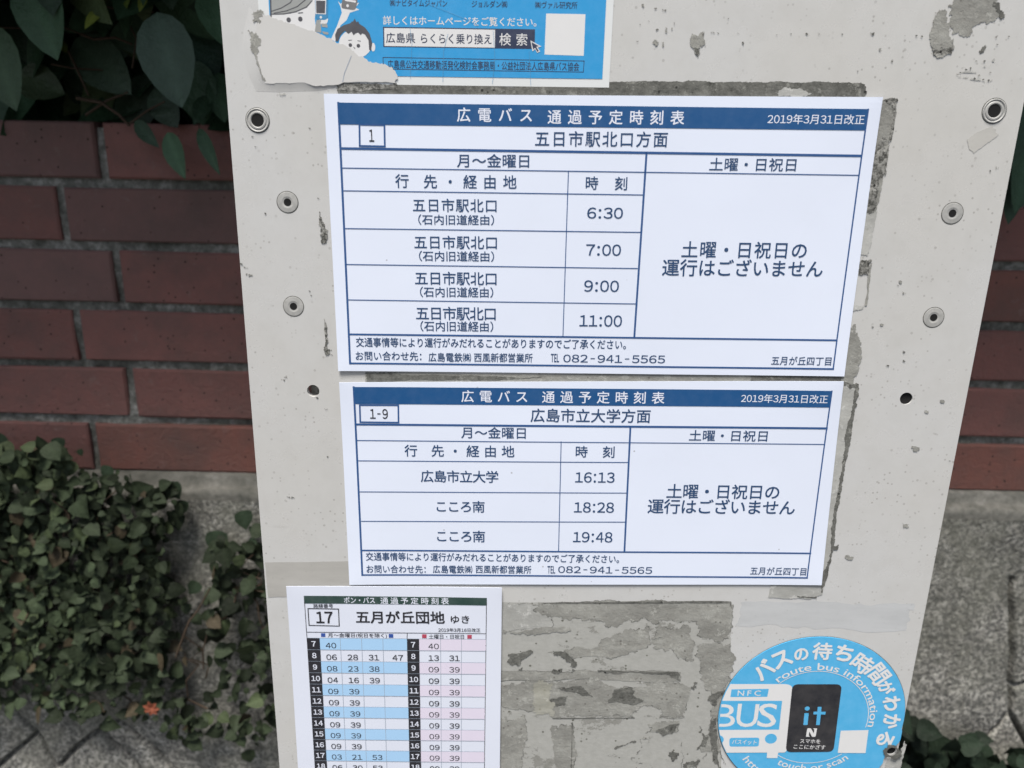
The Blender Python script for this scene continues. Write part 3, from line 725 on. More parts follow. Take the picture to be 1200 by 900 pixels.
for (x, y, w, h) in [(205, 150, 12, 30), (230, 155, 10, 26), (243, 105, 8, 30), (262, 100, 5, 12), (140, 145, 8, 5), (270, 82, 6, 12), (210, 105, 14, 4), (405, 115, 18, 6), (425, 116, 8, 5), (495, 117, 10, 5), (680, 119, 8, 5), (735, 119, 12, 5), (780, 121, 12, 5),
                     (965, 116, 20, 8), (630, 123, 6, 4), (860, 120, 8, 4), (1080, 125, 6, 3), (1120, 127, 6, 3), (160, 20, 10, 16), (235, 35, 14, 10), (205, 30, 10, 6), (460, 65, 5, 4), (180, 75, 5, 5), (150, 85, 6, 4), (915, 250, 5, 10), (1035, 215, 8, 8), (995, 175, 10, 16), (512, 150, 10, 10)]:
    w *= 0.8; h *= 0.7
    scar('paint_chip', q(*Z4, [(x - w / 2, y - h / 2), (x + w / 2, y - h / 3), (x + w / 2, y + h / 2), (x - w / 3, y + h / 2)]), M_SCAR if h > 7 else M_SOOT, 0.25, 0.7, 4)
scar('grime_patch', [(297, 14), (302, 12), (308, 20), (305, 28), (298, 26)], M_SCAR, 0.72, 1.0)
scar('grime_patch', [(291, 36), (300, 38), (306, 52), (303, 62), (297, 62), (294, 48)], M_SCAR, 0.72, 1.0)
scar('edge_line', [(298, 63), (300, 63), (308, 88), (312, 96), (310, 96), (304, 82)], M_SCAR, 0.72, 0.4)
scar('grime_streak', [(374, 247), (377, 256), (381, 266), (383, 272), (380, 285), (376, 282), (377, 268)], M_GRIME, 0.25, 0.7)
scar('grime_streak', [(380, 373), (383, 382), (384, 402), (386, 412), (382, 418), (381, 404)], M_GRIME, 0.25, 0.5)
scar('grime_streak', [(327, 108), (334, 108), (333, 122), (330, 124)], M_SCAR2, 0.25, 0.8)
for (u, v, s) in [(283, 309, 3), (288, 313, 4), (294, 322, 4), (289, 321, 3), (363, 341, 2), (365, 346, 1.6), (387, 410, 3), (389, 416, 2), (372, 466, 2.5), (335, 442, 3), (333, 445, 2), (382, 479, 3), (373, 232, 2), (311, 250, 2), (1113, 540, 2), (1168, 196, 4), (1160, 200, 2), (1073, 525, 9), (1061, 615, 8), (995, 653, 8), (1104, 470, 5), (1086, 482, 5),
                  (1055, 330, 4), (1059, 343, 4), (1052, 334, 2), (1033, 380, 4), (1022, 383, 3), (1059, 412, 3), (1059, 423, 3), (1040, 428, 3), (384, 535, 2), (338, 582, 3), (343, 583, 3), (376, 600, 2), (296, 160, 2.4), (300, 172, 2.6), (363, 150, 2), (392, 880, 5), (387, 871, 4)]:
    h = s * 0.32
    scar('paint_chip', [(u - s / 2, v - h), (u + s / 2, v - h * 0.3), (u + s / 2, v + h), (u - s / 3, v + h)], M_SOOT if s < 3.1 else M_SCAR, 0.25, 0.5, 3)
scar('grime_patch', [(1034, 876), (1040, 870), (1050, 871), (1055, 878), (1055, 886), (1046, 890), (1036, 886)], M_SOOT, 1.3, 0.6)
if True:
    # keep the hole itself open: the grime is a ring, so cut it as a loop
    o = [c for c in panel.children if c.name.startswith('grime_patch')][-1]
    bpy.data.objects.remove(o)
    c0 = B(1044, 879)
    outer = ragged([B(*p) for p in [(1034, 877), (1040, 871), (1050, 872), (1056, 878), (1055, 886), (1046, 889), (1037, 886)]], 0.6 * MM, sr, 4)
    poly_mesh('grime_patch', [outer, circle(c0, 0.0033, 20)[::-1]], 1.5 * MM, M_SOOT, panel)
mesh('hole_shade_disc', *lathe(B(1062, 467), [(0.0036, -0.0008), (0.0001, -0.0012)]), M_HOLE, sign)  # black discs added inside the open holes, painted as their inner shade
mesh('hole_shade_disc', *lathe(B(1044, 879), [(0.0033, -0.0004), (0.0001, -0.0008)]), M_HOLE, sign)
scar('pale_chip', [(1040, 889), (1056, 885), (1060, 868), (1062, 872), (1055, 900), (1035, 905)], M_SCAR2, 0.2, 0.6)

# ---- tape remnants
def tape(name, label, pts, mat, off=0.35, amp=0.5):
    P = ragged([B(*p) for p in pts], amp * MM, sr, 4)
    c = np.mean(P, 0)
    r = empty(name, (c[0], 0, c[1]), label, 'tape')
    poly_mesh('strip', [P], off * MM, mat, r); return r
tape('tape_strip', 'short grey strip of old tape beside the lower left corner of the second timetable', [(310.6, 659), (408, 657.4), (411, 690), (337, 688), (338, 699), (314.5, 700)], M_TAPE, 0.15, 0.15)
tape('tape_strip', 'pale bluish strip of peeling tape across the board just above the round blue sticker', [(868, 706), (960, 705), (1068, 707), (1071, 713), (1064, 720), (1062, 739), (960, 737), (862, 733)], M_TAPEB, 0.06, 1.2)
tape('tape_scrap', 'small clear scrap of tape stuck at a slant below the top right rivet', [(1133, 163), (1163, 147), (1170, 158), (1141, 180)], M_TAPEC, 0.15, 0.5)

# ================================================================== PRINTED SHEETS
DG = None
_cache = {}
def glyphs(s, off=0.0):
    key = (s, off)
    if key in _cache: return _cache[key]
    cu = bpy.data.curves.new('type', 'FONT'); cu.body = s; cu.size = 1.0; cu.offset = off; cu.resolution_u = 3
    ob = bpy.data.objects.new('type', cu); COL.objects.link(ob)
    dg = bpy.context.evaluated_depsgraph_get()
    me = bpy.data.meshes.new_from_object(ob.evaluated_get(dg))
    co = np.zeros(len(me.vertices) * 3); me.vertices.foreach_get('co', co)
    P = co.reshape(-1, 3)[:, :2].copy(); Fc = [tuple(p.vertices) for p in me.polygons]
    bpy.data.objects.remove(ob); bpy.data.curves.remove(cu); bpy.data.meshes.remove(me)
    _cache[key] = (P, Fc); return _cache[key]

FW = {c: chr(ord(c) + 0xFEE0) for c in '0123456789:-'}
def run(s, off=0.0):
    if not any(c.isdigit() for c in s): return glyphs(s, off)
    V, F, x = [], [], 0.0
    for c in s:
        P, f = glyphs(FW.get(c, c), off)
        adv = 0.60 if c.isdigit() else 0.36 if c == ':' else 0.62 if c in '-−' else 0.5 if c in '()' else 1.0
        lo, hi = P.min(0), P.max(0)
        if c in FW: P = P - np.array([(lo[0] + hi[0]) / 2, 0]); wmax = 0.30 if c == '-' else 0.52
        else: P = P - np.array([0.5, 0]); wmax = 9
        wd = hi[0] - lo[0]
        if wd > wmax: P = P * np.array([wmax / wd, 1])
        k = len(V); V += [(px_ + x + adv / 2, pz_) for px_, pz_ in P]; F += [tuple(i + k for i in t_) for t_ in f]; x += adv
    return np.array(V), F

class Ink:
    """collects printed marks for one mesh lying just above a sheet"""
    def __init__(s, sheet, layer):
        s.sh, s.V, s.F, s.layer = sheet, [], [], layer
    def add(s, P, F):
        k = len(s.V); off = s.sh.off + (0.10 + s.layer * 0.03) * MM
        for x, z in P: s.V.append((x, -(off + s.sh.wave(x, z)), z))
        for f in F:
            a, b_, c = (np.array(P[f[i]]) for i in range(3))
            area = sum(P[f[i]][0] * P[f[(i + 1) % len(f)]][1] - P[f[(i + 1) % len(f)]][0] * P[f[i]][1] for i in range(len(f)))
            f = f if area > 0 else f[::-1]
            s.F.append(tuple(k + i for i in f))
        return s
    def quad(s, pts, step=3.5 * MM):
        """pts: top-left, top-right, bottom-right, bottom-left on the board (metres)"""
        a, b_, c, d = (np.array(p) for p in pts)
        nu = max(1, int(np.linalg.norm(b_ - a) / step)); nv = max(1, int(np.linalg.norm(d - a) / step))
        P = [tuple((a * (1 - i / nu) + b_ * i / nu) * (1 - j / nv) + (d * (1 - i / nu) + c * i / nu) * j / nv) for j in range(nv + 1) for i in range(nu + 1)]
        F = [(j * (nu + 1) + i, (j + 1) * (nu + 1) + i, (j + 1) * (nu + 1) + i + 1, j * (nu + 1) + i + 1) for j in range(nv) for i in range(nu)]
        return s.add(P, F)
    def quadpx(s, *pts): return s.quad([B(*p) for p in pts])
    def line(s, p0, p1, w, px=True):
        a, b_ = (B(*p0), B(*p1)) if px else (np.array(p0), np.array(p1))
        d = (b_ - a) / np.linalg.norm(b_ - a); nn = np.array([-d[1], d[0]]) * w * MM / 2; e = d * w * MM / 2
        return s.quad([a - e + nn, b_ + e + nn, b_ + e - nn, a - e - nn])
    def frame(s, pts, w):
        for i in range(4): s.line(pts[i], pts[(i + 1) % 4], w)
        return s
    def poly(s, pts, px=True):
        P = [tuple(B(*p)) if px else tuple(p) for p in pts]
        return s.add(P, tessellate_polygon([[Vector((x, z, 0)) for x, z in P]]))
    def disc(s, u, v, rpx, ry=None):
        c = B(u, v); r = np.linalg.norm(B(u + rpx, v) - c)
        P = circle(c, r, 24); return s.add(P, [tuple(range(24))])
    def rrect(s, pts, r):
        P = [B(*p) for p in pts]; Q = []
        for i in range(4):
            p, a, b_ = P[i], P[i - 1], P[(i + 1) % 4]
            da = (a - p) / np.linalg.norm(a - p); db = (b_ - p) / np.linalg.norm(b_ - p)
            for k in range(7):
                t = k / 6; w0, w1 = p + da * r * MM, p + db * r * MM
                Q.append(tuple((1 - t) ** 2 * w0 + 2 * t * (1 - t) * p + t * t * w1))
        return s.add(Q, tessellate_polygon([[Vector((x, z, 0)) for x, z in Q]]))
    def strikes(s, r):
        """bolder type: the letter struck four times, a hair apart and a hair above each other"""
        if r <= 0: yield np.zeros(2); return
        keep = s.layer
        for k in range(4):
            s.layer = keep + 0.2 * k; w = math.pi / 4 + k * math.pi / 2
            yield np.array([math.cos(w), math.sin(w)]) * r
        s.layer = keep
    def place(s, P, F, c, W, H, ang, bold=0.0):
        lo, hi = P.min(0), P.max(0); m = (lo + hi) / 2; sc = np.array([W, H]) / np.maximum(hi - lo, 1e-6)
        Q = (P - m) * sc; ca, sa = math.cos(ang), math.sin(ang)
        for d_ in s.strikes(bold * H):
            s.add([(c[0] + d_[0] + ca * x - sa * y, c[1] + d_[1] + sa * x + ca * y) for x, y in Q], F)
    def text(s, body, u0, u1, v, h, off=0.012):
        """whole string fitted to the measured ink box"""
        P, F = run(body)
        c = B((u0 + u1) / 2, v); Wd = np.linalg.norm(B(u1, v) - B(u0, v)); H = np.linalg.norm(B((u0 + u1) / 2, v - h / 2) - B((u0 + u1) / 2, v + h / 2))
        s.place(P, F, c, Wd, H, s.sh.ang, off); return s
    def cells(s, body, u0, u1, v, h, off=0.012, wide=1.0):
        """evenly spaced full-width characters between the ink edges"""
        c = B((u0 + u1) / 2, v); Wd = np.linalg.norm(B(u1, v) - B(u0, v)); H = np.linalg.norm(B((u0 + u1) / 2, v - h / 2) - B((u0 + u1) / 2, v + h / 2))
        g = H / 0.90; n_ = len(body); adv = (Wd - g * 0.9 * wide) / max(1, n_ - 1)
        ca, sa = math.cos(s.sh.ang), math.sin(s.sh.ang)
        for i, ch in enumerate(body):
            if ch in ' \u3000': continue
            P, F = glyphs(ch)
            dx = (i - (n_ - 1) / 2) * adv
            Q = (P - np.array([0.5, 0.38])) * g * np.array([wide, 1])
            for d_ in s.strikes(off * g):
                s.add([(c[0] + d_[0] + ca * (dx + x) - sa * y, c[1] + d_[1] + sa * (dx + x) + ca * y) for x, y in Q], F)
        return s
    def build(s, name, mat, parent):
        return mesh(name, s.V, s.F, mat, parent)

class Sheet:
    def __init__(s, name, label, cat, corners, mat, off, ripple, lift=(0, 0, 0, 0), px=True, sheet_name='paper', th=0.3):
        P = [B(*p) if px else np.array(p) for p in corners]; s.P = P
        d = (P[1] - P[0]); s.ang = math.atan2(d[1], d[0]); s.off = off * MM
        s.ripple = ripple * MM; s.lift = lift
        s.seed = rnd.uniform(0, 6)
        c = np.mean(P, 0)
        s.root = empty(name, (c[0], 0, c[1]), label, cat)
        nu, nv = 80, 56
        a, b_, c_, d_ = P
        G = [[(a * (1 - i / nu) + b_ * i / nu) * (1 - j / nv) + (d_ * (1 - i / nu) + c_ * i / nu) * j / nv for i in range(nu + 1)] for j in range(nv + 1)]
        V = []; F = []
        for t in (0, -th * MM):
            for row in G:
                for p in row: V.append((p[0], -(s.off + s.wave(*p) + t), p[1]))
        n1 = (nu + 1) * (nv + 1); I = lambda i, j, k: k * n1 + j * (nu + 1) + i
        for j in range(nv):
            for i in range(nu):
                F.append((I(i, j, 0), I(i, j + 1, 0), I(i + 1, j + 1, 0), I(i + 1, j, 0))); F.append((I(i, j, 1), I(i + 1, j, 1), I(i + 1, j + 1, 1), I(i, j + 1, 1)))
        for i in range(nu):
            F.append((I(i, 0, 0), I(i + 1, 0, 0), I(i + 1, 0, 1), I(i, 0, 1))); F.append((I(i, nv, 1), I(i + 1, nv, 1), I(i + 1, nv, 0), I(i, nv, 0)))
        for j in range(nv):
            F.append((I(0, j, 1), I(0, j + 1, 1), I(0, j + 1, 0), I(0, j, 0))); F.append((I(nu, j, 0), I(nu, j + 1, 0), I(nu, j + 1, 1), I(nu, j, 1)))
        s.paper = mesh(sheet_name, V, F, mat, s.root, smooth=False)
    def wave(s, x, z):
        w = s.ripple * (1 + 0.6 * math.sin(x * 31 + z * 17 + s.seed) + 0.4 * math.sin(x * 13 - z * 44 + 2 * s.seed))
        for p, l in zip(s.P, s.lift):
            if l:
                r = math.hypot(x - p[0], z - p[1]); w += l * MM * max(0, 1 - r / 0.05) ** 2
        return w

# ---------------- first timetable
def big_timetable(name, label, corners, off, band, frame, ttl, box, lines, vlines, lift):
    S = Sheet(name, label, 'timetable', corners, M_PAPER, off, 0.12, lift)
    hb = Ink(S, 1).quadpx(*band).build('header_band', K_NAVY, S.root)
    return S, hb
S1 = Sheet('bus_timetable', 'large white and blue landscape timetable with four departures, upper of the two on the board', 'timetable',
           [(380, 110), (1033, 114), (988.5, 440.5), (397, 434)], M_PAPER, 0.75, 0.12, (0.4, 1.0, 0.4, 0.5))
hb = Ink(S1, 1).quadpx((396, 120.3), (1016.5, 128), (1013, 152.9), (398.2, 145.8)).build('header_band', K_NAVY, S1.root)
I = Ink(S1, 2); I.cells('広電バス', 536, 624, 134.8, 16, 0.016); I.cells('通過予定時刻表', 642, 801, 137.6, 16, 0.016); I.build('header_lettering', K_WHITE, hb); I = Ink(S1, 2); I.text('2019年3月31日改正', 899, 1011.7, 139.9, 11.5, 0.006)
I.build('revision_date', K_WHITE, hb)
L = Ink(S1, 1)
fr = [(397, 121), (1016, 128.5), (975.5, 431.8), (410.8, 425)]
L.line(fr[0], fr[3], 1.15); L.line(fr[1], fr[2], 0.8); L.line(fr[3], fr[2], 1.0)
L.line((399.7, 173.9), (1008, 182.6), 1.25); L.line((401.7, 196.8), (1004.6, 205.3), 0.5); L.line((403, 223.4), (752.4, 228.3), 0.5)
L.line((405.4, 267.6), (750.4, 272), 0.5); L.line((407, 309.6), (746.6, 314.3), 0.5); L.line((409, 351), (744.5, 355.7), 0.5); L.line((411, 391.2), (979.4, 398.3), 1.0)
L.line((757.3, 179.8), (743, 395.2), 1.1); L.line((666, 201), (659.6, 394), 0.5)
L.build('ruled_lines', K_BLUE, S1.root)
bx = Ink(S1, 1).frame([(421.6, 146), (450.8, 146.6), (451.3, 171.6), (422, 171)], 0.95).build('number_box', K_BLUE, S1.root)
Ink(S1, 1).text('1', 433, 438.6, 158.9, 14).build('route_number', K_BLACK, bx)
T = Ink(S1, 1); T.cells('五日市駅北口方面', 627, 782, 163, 17.3); T.build('route_title', K_TEXT, S1.root)
T = Ink(S1, 1)
T.text('月〜金曜日', 535.7, 620, 188.4, 15.5); HOL_S1 = ('土曜・日祝日', 831, 932.3, 192.8, 15)
T.build('weekday_heading', K_TEXT, S1.root); T = Ink(S1, 1); T.text(*HOL_S1); T.build('holiday_heading', K_TEXT, S1.root); T = Ink(S1, 1)
T.cells('行', 464, 479, 212, 15.5); T.cells('先・経由地', 497, 605, 213, 15.5); T.build('destination_heading', K_TEXT, S1.root); T = Ink(S1, 1); T.cells('時', 685.5, 701, 214.4, 15); T.cells('刻', 720, 735.5, 215, 15)
T.build('time_heading', K_TEXT, S1.root)
T = Ink(S1, 1)
for (a, b_, v, a2, b2, v2) in [(484, 583, 240.6, 490.4, 579, 257.4), (485.7, 583.4, 283.9, 491.3, 579, 300), (486.5, 583, 326, 492.5, 578, 342), (487.7, 582, 367, 493, 578, 382)]:
    T.cells('五日市駅北口', a, b_, v, 14.9); T.text('（石内旧道経由）', a2, b2, v2, 12)
T.build('destination_lettering', K_TEXT, S1.root)
T = Ink(S1, 1)
T.text('6:30', 688, 729.7, 249.5, 12.8, 0.011); T.text('7:00', 686.8, 727.4, 292.7, 13.2, 0.011); T.text('9:00', 684.5, 725, 334.9, 13.2, 0.011); T.text('11:00', 679, 728.6, 375.6, 13.2, 0.011)
T.build('departure_times', K_TEXT, S1.root)
T = Ink(S1, 1); T.cells('土曜・日祝日の', 798.5, 945.5, 292.6, 18.6); T.cells('運行はございません', 776, 963.5, 314, 19); T.build('notice_lettering', K_TEXT, S1.root)
T = Ink(S1, 1)
T.text('交通事情等により運行がみだれることがありますのでご了承ください。', 417.4, 733, 401.8, 11)
T.text('お問い合わせ先：', 417.4, 494, 416.6, 10.5); T.text('広島電鉄㈱', 502.4, 552, 418.2, 10.5); T.text('西風新都営業所', 555.7, 624, 418.7, 10.5); T.text('TEL', 645.5, 655, 419, 9.5)
T.text('082-941-5565', 660, 779, 420, 9, 0.008); T.build('footer_lettering', K_TEXT, S1.root)
T = Ink(S1, 1); T.text('五月が丘四丁目', 903.5, 973.4, 422.4, 10); T.build('stop_name', K_TEXT, S1.root)
# ---------------- second timetable
S2 = Sheet('bus_timetable', 'smaller white and blue landscape timetable with three departures, lower of the two on the board', 'timetable',
           [(398, 447.5), (987.5, 446), (962, 684.5), (410, 684)], M_PAPER, 0.72, 0.12, (0.8, 0.8, 0.5, 0.7))
S2.ang = math.atan2(*(B(974, 457.2) - B(414.5, 452.7))[::-1])
hb = Ink(S2, 1).quadpx((414.5, 452.7), (974, 457.2), (971.3, 476.7), (416.7, 472.7)).build('header_band', K_NAVY, S2.root)
I = Ink(S2, 2); I.cells('広電バス', 541, 618.5, 464, 13.5); I.cells('通過予定時刻表', 635.5, 778, 465.2, 13.5); I.build('header_lettering', K_WHITE, hb); I = Ink(S2, 2); I.text('2019年3月31日改正', 868, 969, 466.6, 10, 0.006)
I.build('revision_date', K_WHITE, hb)
L = Ink(S2, 1)
fr = [(415, 453), (973.7, 457.5), (945, 676), (425, 672.5)]
L.line(fr[0], fr[3], 1.15); L.line(fr[1], fr[2], 0.8); L.line(fr[3], fr[2], 1.0)
L.line((417.5, 496.7), (967.9, 501.2), 1.25); L.line((418.5, 515.5), (965.2, 520), 0.5); L.line((420, 539.3), (735.9, 541.2), 0.5); L.line((421.2, 575.6), (734, 577), 0.5); L.line((424, 610), (732.5, 611), 0.5)
L.line((425, 644), (949, 647.5), 1.0); L.line((738.5, 500), (731.5, 646), 1.1); L.line((657.5, 517), (654.5, 645), 0.5)
L.build('ruled_lines', K_BLUE, S2.root)
bx = Ink(S2, 1).frame([(422, 474), (467, 474.3), (467.3, 494.6), (422.6, 494)], 0.95).build('number_box', K_BLUE, S2.root)
Ink(S2, 1).text('1-9', 434, 454.8, 484.4, 11.4).build('route_number', K_BLACK, bx)
Ink(S2, 1).cells('広島市立大学方面', 622, 762, 486.6, 15.2).build('route_title', K_TEXT, S2.root)
T = Ink(S2, 1)
T.text('月〜金曜日', 540.7, 616, 506.5, 13.2); HOL_S2 = ('土曜・日祝日', 807.3, 898.8, 510, 12.6)
T.build('weekday_heading', K_TEXT, S2.root); T = Ink(S2, 1); T.text(*HOL_S2); T.build('holiday_heading', K_TEXT, S2.root); T = Ink(S2, 1)
T.cells('行', 475, 488.7, 527.4, 13.2); T.cells('先・経由地', 506, 602.5, 528, 13.2); T.build('destination_heading', K_TEXT, S2.root); T = Ink(S2, 1); T.cells('時', 674.5, 688, 528.5, 13); T.cells('刻', 706.5, 720, 529, 13)
T.build('time_heading', K_TEXT, S2.root)
T = Ink(S2, 1); T.cells('広島市立大学', 493.5, 584, 557.7, 13.4); T.cells('こころ南', 510, 568, 592.8, 13); T.cells('こころ南', 510.5, 568.5, 627.6, 13); T.build('destination_lettering', K_TEXT, S2.root)
T = Ink(S2, 1); T.text('16:13', 674, 720, 558.7, 12, 0.011); T.text('18:28', 672.7, 719.3, 593.8, 12, 0.011); T.text('19:48', 671.5, 717.5, 628.6, 12, 0.011); T.build('departure_times', K_TEXT, S2.root)
T = Ink(S2, 1); T.cells('土曜・日祝日の', 781, 913.5, 575.4, 16.2); T.cells('運行はございません', 759, 931, 593.3, 16.4); T.build('notice_lettering', K_TEXT, S2.root)
T = Ink(S2, 1)
T.text('交通事情等により運行がみだれることがありますのでご了承ください。', 429, 725, 652.6, 9.6)
T.text('お問い合わせ先：', 430, 499, 666, 9.2); T.text('広島電鉄㈱', 507.5, 553.5, 666.3, 9.2); T.text('西風新都営業所', 557.5, 622.5, 666.5, 9.2); T.text('TEL', 641.5, 650.5, 666.7, 8.4)
T.text('082-941-5565', 654, 764, 667, 7.8, 0.008); T.build('footer_lettering', K_TEXT, S2.root)
T = Ink(S2, 1); T.text('五月が丘四丁目', 879, 944, 668.4, 9); T.build('stop_name', K_TEXT, S2.root)

# ---------------- small timetable
p3 = [B(336.5, 685), B(588.3, 687), None, None]
dz = 0.205; dv = (B(585.8, 900) - p3[1]); dv = dv / np.linalg.norm(dv)
p3[2] = p3[1] + dv * dz; dl_ = (B(350, 900) - p3[0]); p3[3] = p3[0] + dl_ / np.linalg.norm(dl_) * dz
S3 = Sheet('bus_timetable', 'small white portrait timetable with pale blue and pink columns, bottom left of the board', 'timetable', p3, M_PAPER3, 1.35, 0.10, (0.7, 0.5, 0, 0), px=False)
hb = Ink(S3, 1).quadpx((357, 696.2), (570.7, 699), (570.7, 707.9), (357.4, 705.2)).build('header_band', K_GREEN, S3.root)
I = Ink(S3, 2); I.text('ポン・バス', 403.8, 439.8, 701.6, 7.2, 0.012); I.cells('通過予定時刻表', 446.5, 526, 702.6, 7.6, 0.012); I.build('header_lettering', K_WHITE, hb)
xl = B(360.8, 747)[0]; xr = B(569.6, 745)[0]; z7 = B(470, 748.6)[1]; rh = (z7 - B(470, 892)[1]) / 11
zb = z7 - rh * 15
cx_ = [B(u, 753)[0] for u in (360.9, 375.7, 399.6, 424.5, 449.3, 477.4, 491.6, 516.6, 541, 569.6)]
sl = math.tan(S3.ang)
def P_(x, z): return np.array([x, z + (x - cx_[0]) * sl])
nz = lambda v: B(470, v)[1]
for nm, cols, mt in (('weekday_tint', (1, 5), K_TINTB), ('holiday_tint', (6, 9), K_TINTP)):
    I = Ink(S3, 1)
    for r in range(0, 15, 2):
        za, zc = z7 - r * rh, z7 - (r + 1) * rh
        I.quad([P_(cx_[cols[0]], za), P_(cx_[cols[1]], za), P_(cx_[cols[1]], zc), P_(cx_[cols[0]], zc)])
    I.build(nm, mt, S3.root)
L = Ink(S3, 2)
for r in range(16): L.line(P_(cx_[0], z7 - r * rh), P_(cx_[9], z7 - r * rh), 0.28, px=False)
for k in (2, 3, 4, 7, 8): L.line(P_(cx_[k], z7), P_(cx_[k], zb), 0.28, px=False)
L.build('cell_lines', K_GREYLINE, S3.root)
hcs = []
for k in (0, 5):
    I = Ink(S3, 3)
    for r in range(15):
        za, zc = z7 - r * rh - 0.15 * MM, z7 - (r + 1) * rh + 0.15 * MM
        I.quad([P_(cx_[k], za), P_(cx_[k + 1], za), P_(cx_[k + 1], zc), P_(cx_[k], zc)])
    hcs.append(I.build('hour_column', K_BLACK, S3.root))
Ih = {0: Ink(S3, 4), 5: Ink(S3, 4)}; J_ = Ink(S3, 3); Jh = Ink(S3, 3)
wk = [['40'], ['06', '28', '31', '47'], ['08', '23', '38'], ['04', '16', '39']] + [['09', '39']] * 6 + [['03', '21', '53'], ['06', '30', '53']]
we = [['40'], ['13', '31']] + [['09', '39']] * 10
def num(K, s, c, H, off):
    P, F = run(s); asp = (P.max(0) - P.min(0)); Wd = H * asp[0] / asp[1] * (1.12 if H < rh * 0.43 or H > rh * 0.45 else 0.98)
    K.place(P, F, c, Wd, H, S3.ang, off * 1.3)
for r in range(12):
    zc = z7 - (r + 0.5) * rh
    for k in (0, 5): num(Ih[k], str(7 + r), P_((cx_[k] + cx_[k + 1]) / 2, zc), rh * 0.44, 0.022)
    for k, s in enumerate(wk[r]): num(J_, s, P_(cx_[2 + k] - 6.3 * MM, zc - rh * 0.13), rh * 0.47, 0.006)
    for k, s in enumerate(we[r]): num(Jh, s, P_(cx_[7 + k] - 4.6 * MM, zc - rh * 0.13), rh * 0.47, 0.006)
Ih[0].build('hour_numbers', K_WHITE, hcs[0]); Ih[5].build('hour_numbers', K_WHITE, hcs[1])
J_.build('weekday_minutes', K_BLACK, S3.root); Jh.build('holiday_minutes', K_BLACK, S3.root)
L = Ink(S3, 1)
L.line(P_(cx_[0], nz(706)), P_(cx_[0], zb), 0.4, px=False); L.line(P_(cx_[9], nz(706)), P_(cx_[9], zb), 0.4, px=False)
L.line((360.4, 739), (569.8, 741), 0.4); L.line((477.6, 740.2), (477.4, 748), 0.4)
L.build('ruled_lines', K_BLACK, S3.root)
bx = Ink(S3, 1).frame([(361.8, 711.2), (397.4, 712), (398.2, 732), (363, 731)], 0.6).build('number_box', K_BLACK, S3.root)
Ink(S3, 1).text('17', 371.5, 390.3, 721.8, 13, 0.035).build('route_number', K_BLACK, bx)
T = Ink(S3, 1); T.text('五月が丘団地', 417.8, 521, 721.8, 14.2, 0.030); T.text('ゆき', 528.5, 550, 724.4, 9, 0.02); T.build('route_title', K_BLACK, S3.root)
T = Ink(S3, 1); T.text('路線番号', 368, 391, 708.2, 4.6, 0.008); T.text('2019年3月16日改正', 514, 563, 736.8, 4.4)
T.text('月〜金曜日(祝日を除く)', 385, 453.8, 743.2, 5.6, 0.006); T.text('土曜日・日祝日', 502.8, 544, 744.6, 5.4, 0.006); T.build('small_lettering', K_BLACK, S3.root)
Ink(S3, 1).quadpx((376.8, 740.4), (381.8, 740.4), (382, 744.6), (377, 744.6)).quadpx((456, 741.3), (461.2, 741.3), (461.3, 745.6), (456.1, 745.6)).build('blue_squares', K_SQB, S3.root)
Ink(S3, 1).quadpx((495, 741.7), (500.2, 741.7), (500.2, 746.1), (495, 746.1)).quadpx((547.8, 742.4), (553, 742.4), (553, 746.8), (547.8, 746.8)).build('red_squares', K_SQR, S3.root)

# ---------------- torn blue poster at the top
xL = B(305, 10)[0]; tl = np.array([xL, 1.745]); pr = B(713.6, 102.7); pb = B(464, 99.4)
slp = (pr[1] - pb[1]) / (pr[0] - pb[0])
bl = np.array([xL - 0.001, pb[1] + (xL - pb[0]) * slp])
tr = np.array([pr[0] + 0.001, 1.745 + (pr[0] - xL) * slp])
S4 = Sheet('torn_poster', 'torn blue poster with white border and cartoon figures at the top of the board', 'poster', [tl, tr, pr, bl], M_POSTER, 0.24, 0.02, (0, 0, 0, 0), px=False)
bi = [np.array([B(317.5, 10)[0], 1.733]), np.array([B(710, 5)[0], 1.733]), B(705.8, 92.6), B(465.4, 89.4)]
bi[3] = np.array([bi[0][0] - 0.001, bi[3][1] - (B(465.4, 89.4)[0] - bi[0][0]) * slp])
Ink(S4, 1).quad(bi).build('blue_field', K_PBLUE, S4.root)
T = Ink(S4, 2)
T.text('㈱ナビタイムジャパン', 457, 524, 4, 8.2, 0.01); T.text('ジョルダン㈱', 553, 594.5, 5, 8.2, 0.01); T.text('㈱ヴァル研究所', 627, 676.5, 6.2, 8.2, 0.01)
T.text('広島県公共交通移動活発化検討会事務局・公益社団法人広島県バス協会', 454.5, 678.5, 76.8, 10)
T.frame([(449, 67.4), (684.5, 71.6), (683.5, 84.6), (449.5, 81)], 0.35)
T.build('sponsor_lettering', K_PDARK, S4.root)
Ink(S4, 2).text('詳しくはホームページをご覧ください。', 449, 628.5, 25, 10.5).build('white_lettering', K_STWHITE, S4.root)
sb = Ink(S4, 2).quadpx((449, 31.5), (627, 34.5), (626.5, 57.6), (449.4, 55.2)).build('search_box', K_PDARK, S4.root)
Ink(S4, 3).quadpx((450.4, 33), (580.2, 35), (580, 56), (450.8, 54)).build('search_field', K_STWHITE, sb)
T = Ink(S4, 4); T.text('広島県', 452.6, 486.5, 44.6, 11.8, 0.011); T.text('らくらく乗り換え', 493.5, 576, 45.6, 11.8, 0.011); T.build('search_lettering', K_PDARK, sb)
Ink(S4, 4).cells('検索', 585.5, 618, 46.4, 14, 0.006).build('button_lettering', K_STWHITE, sb)
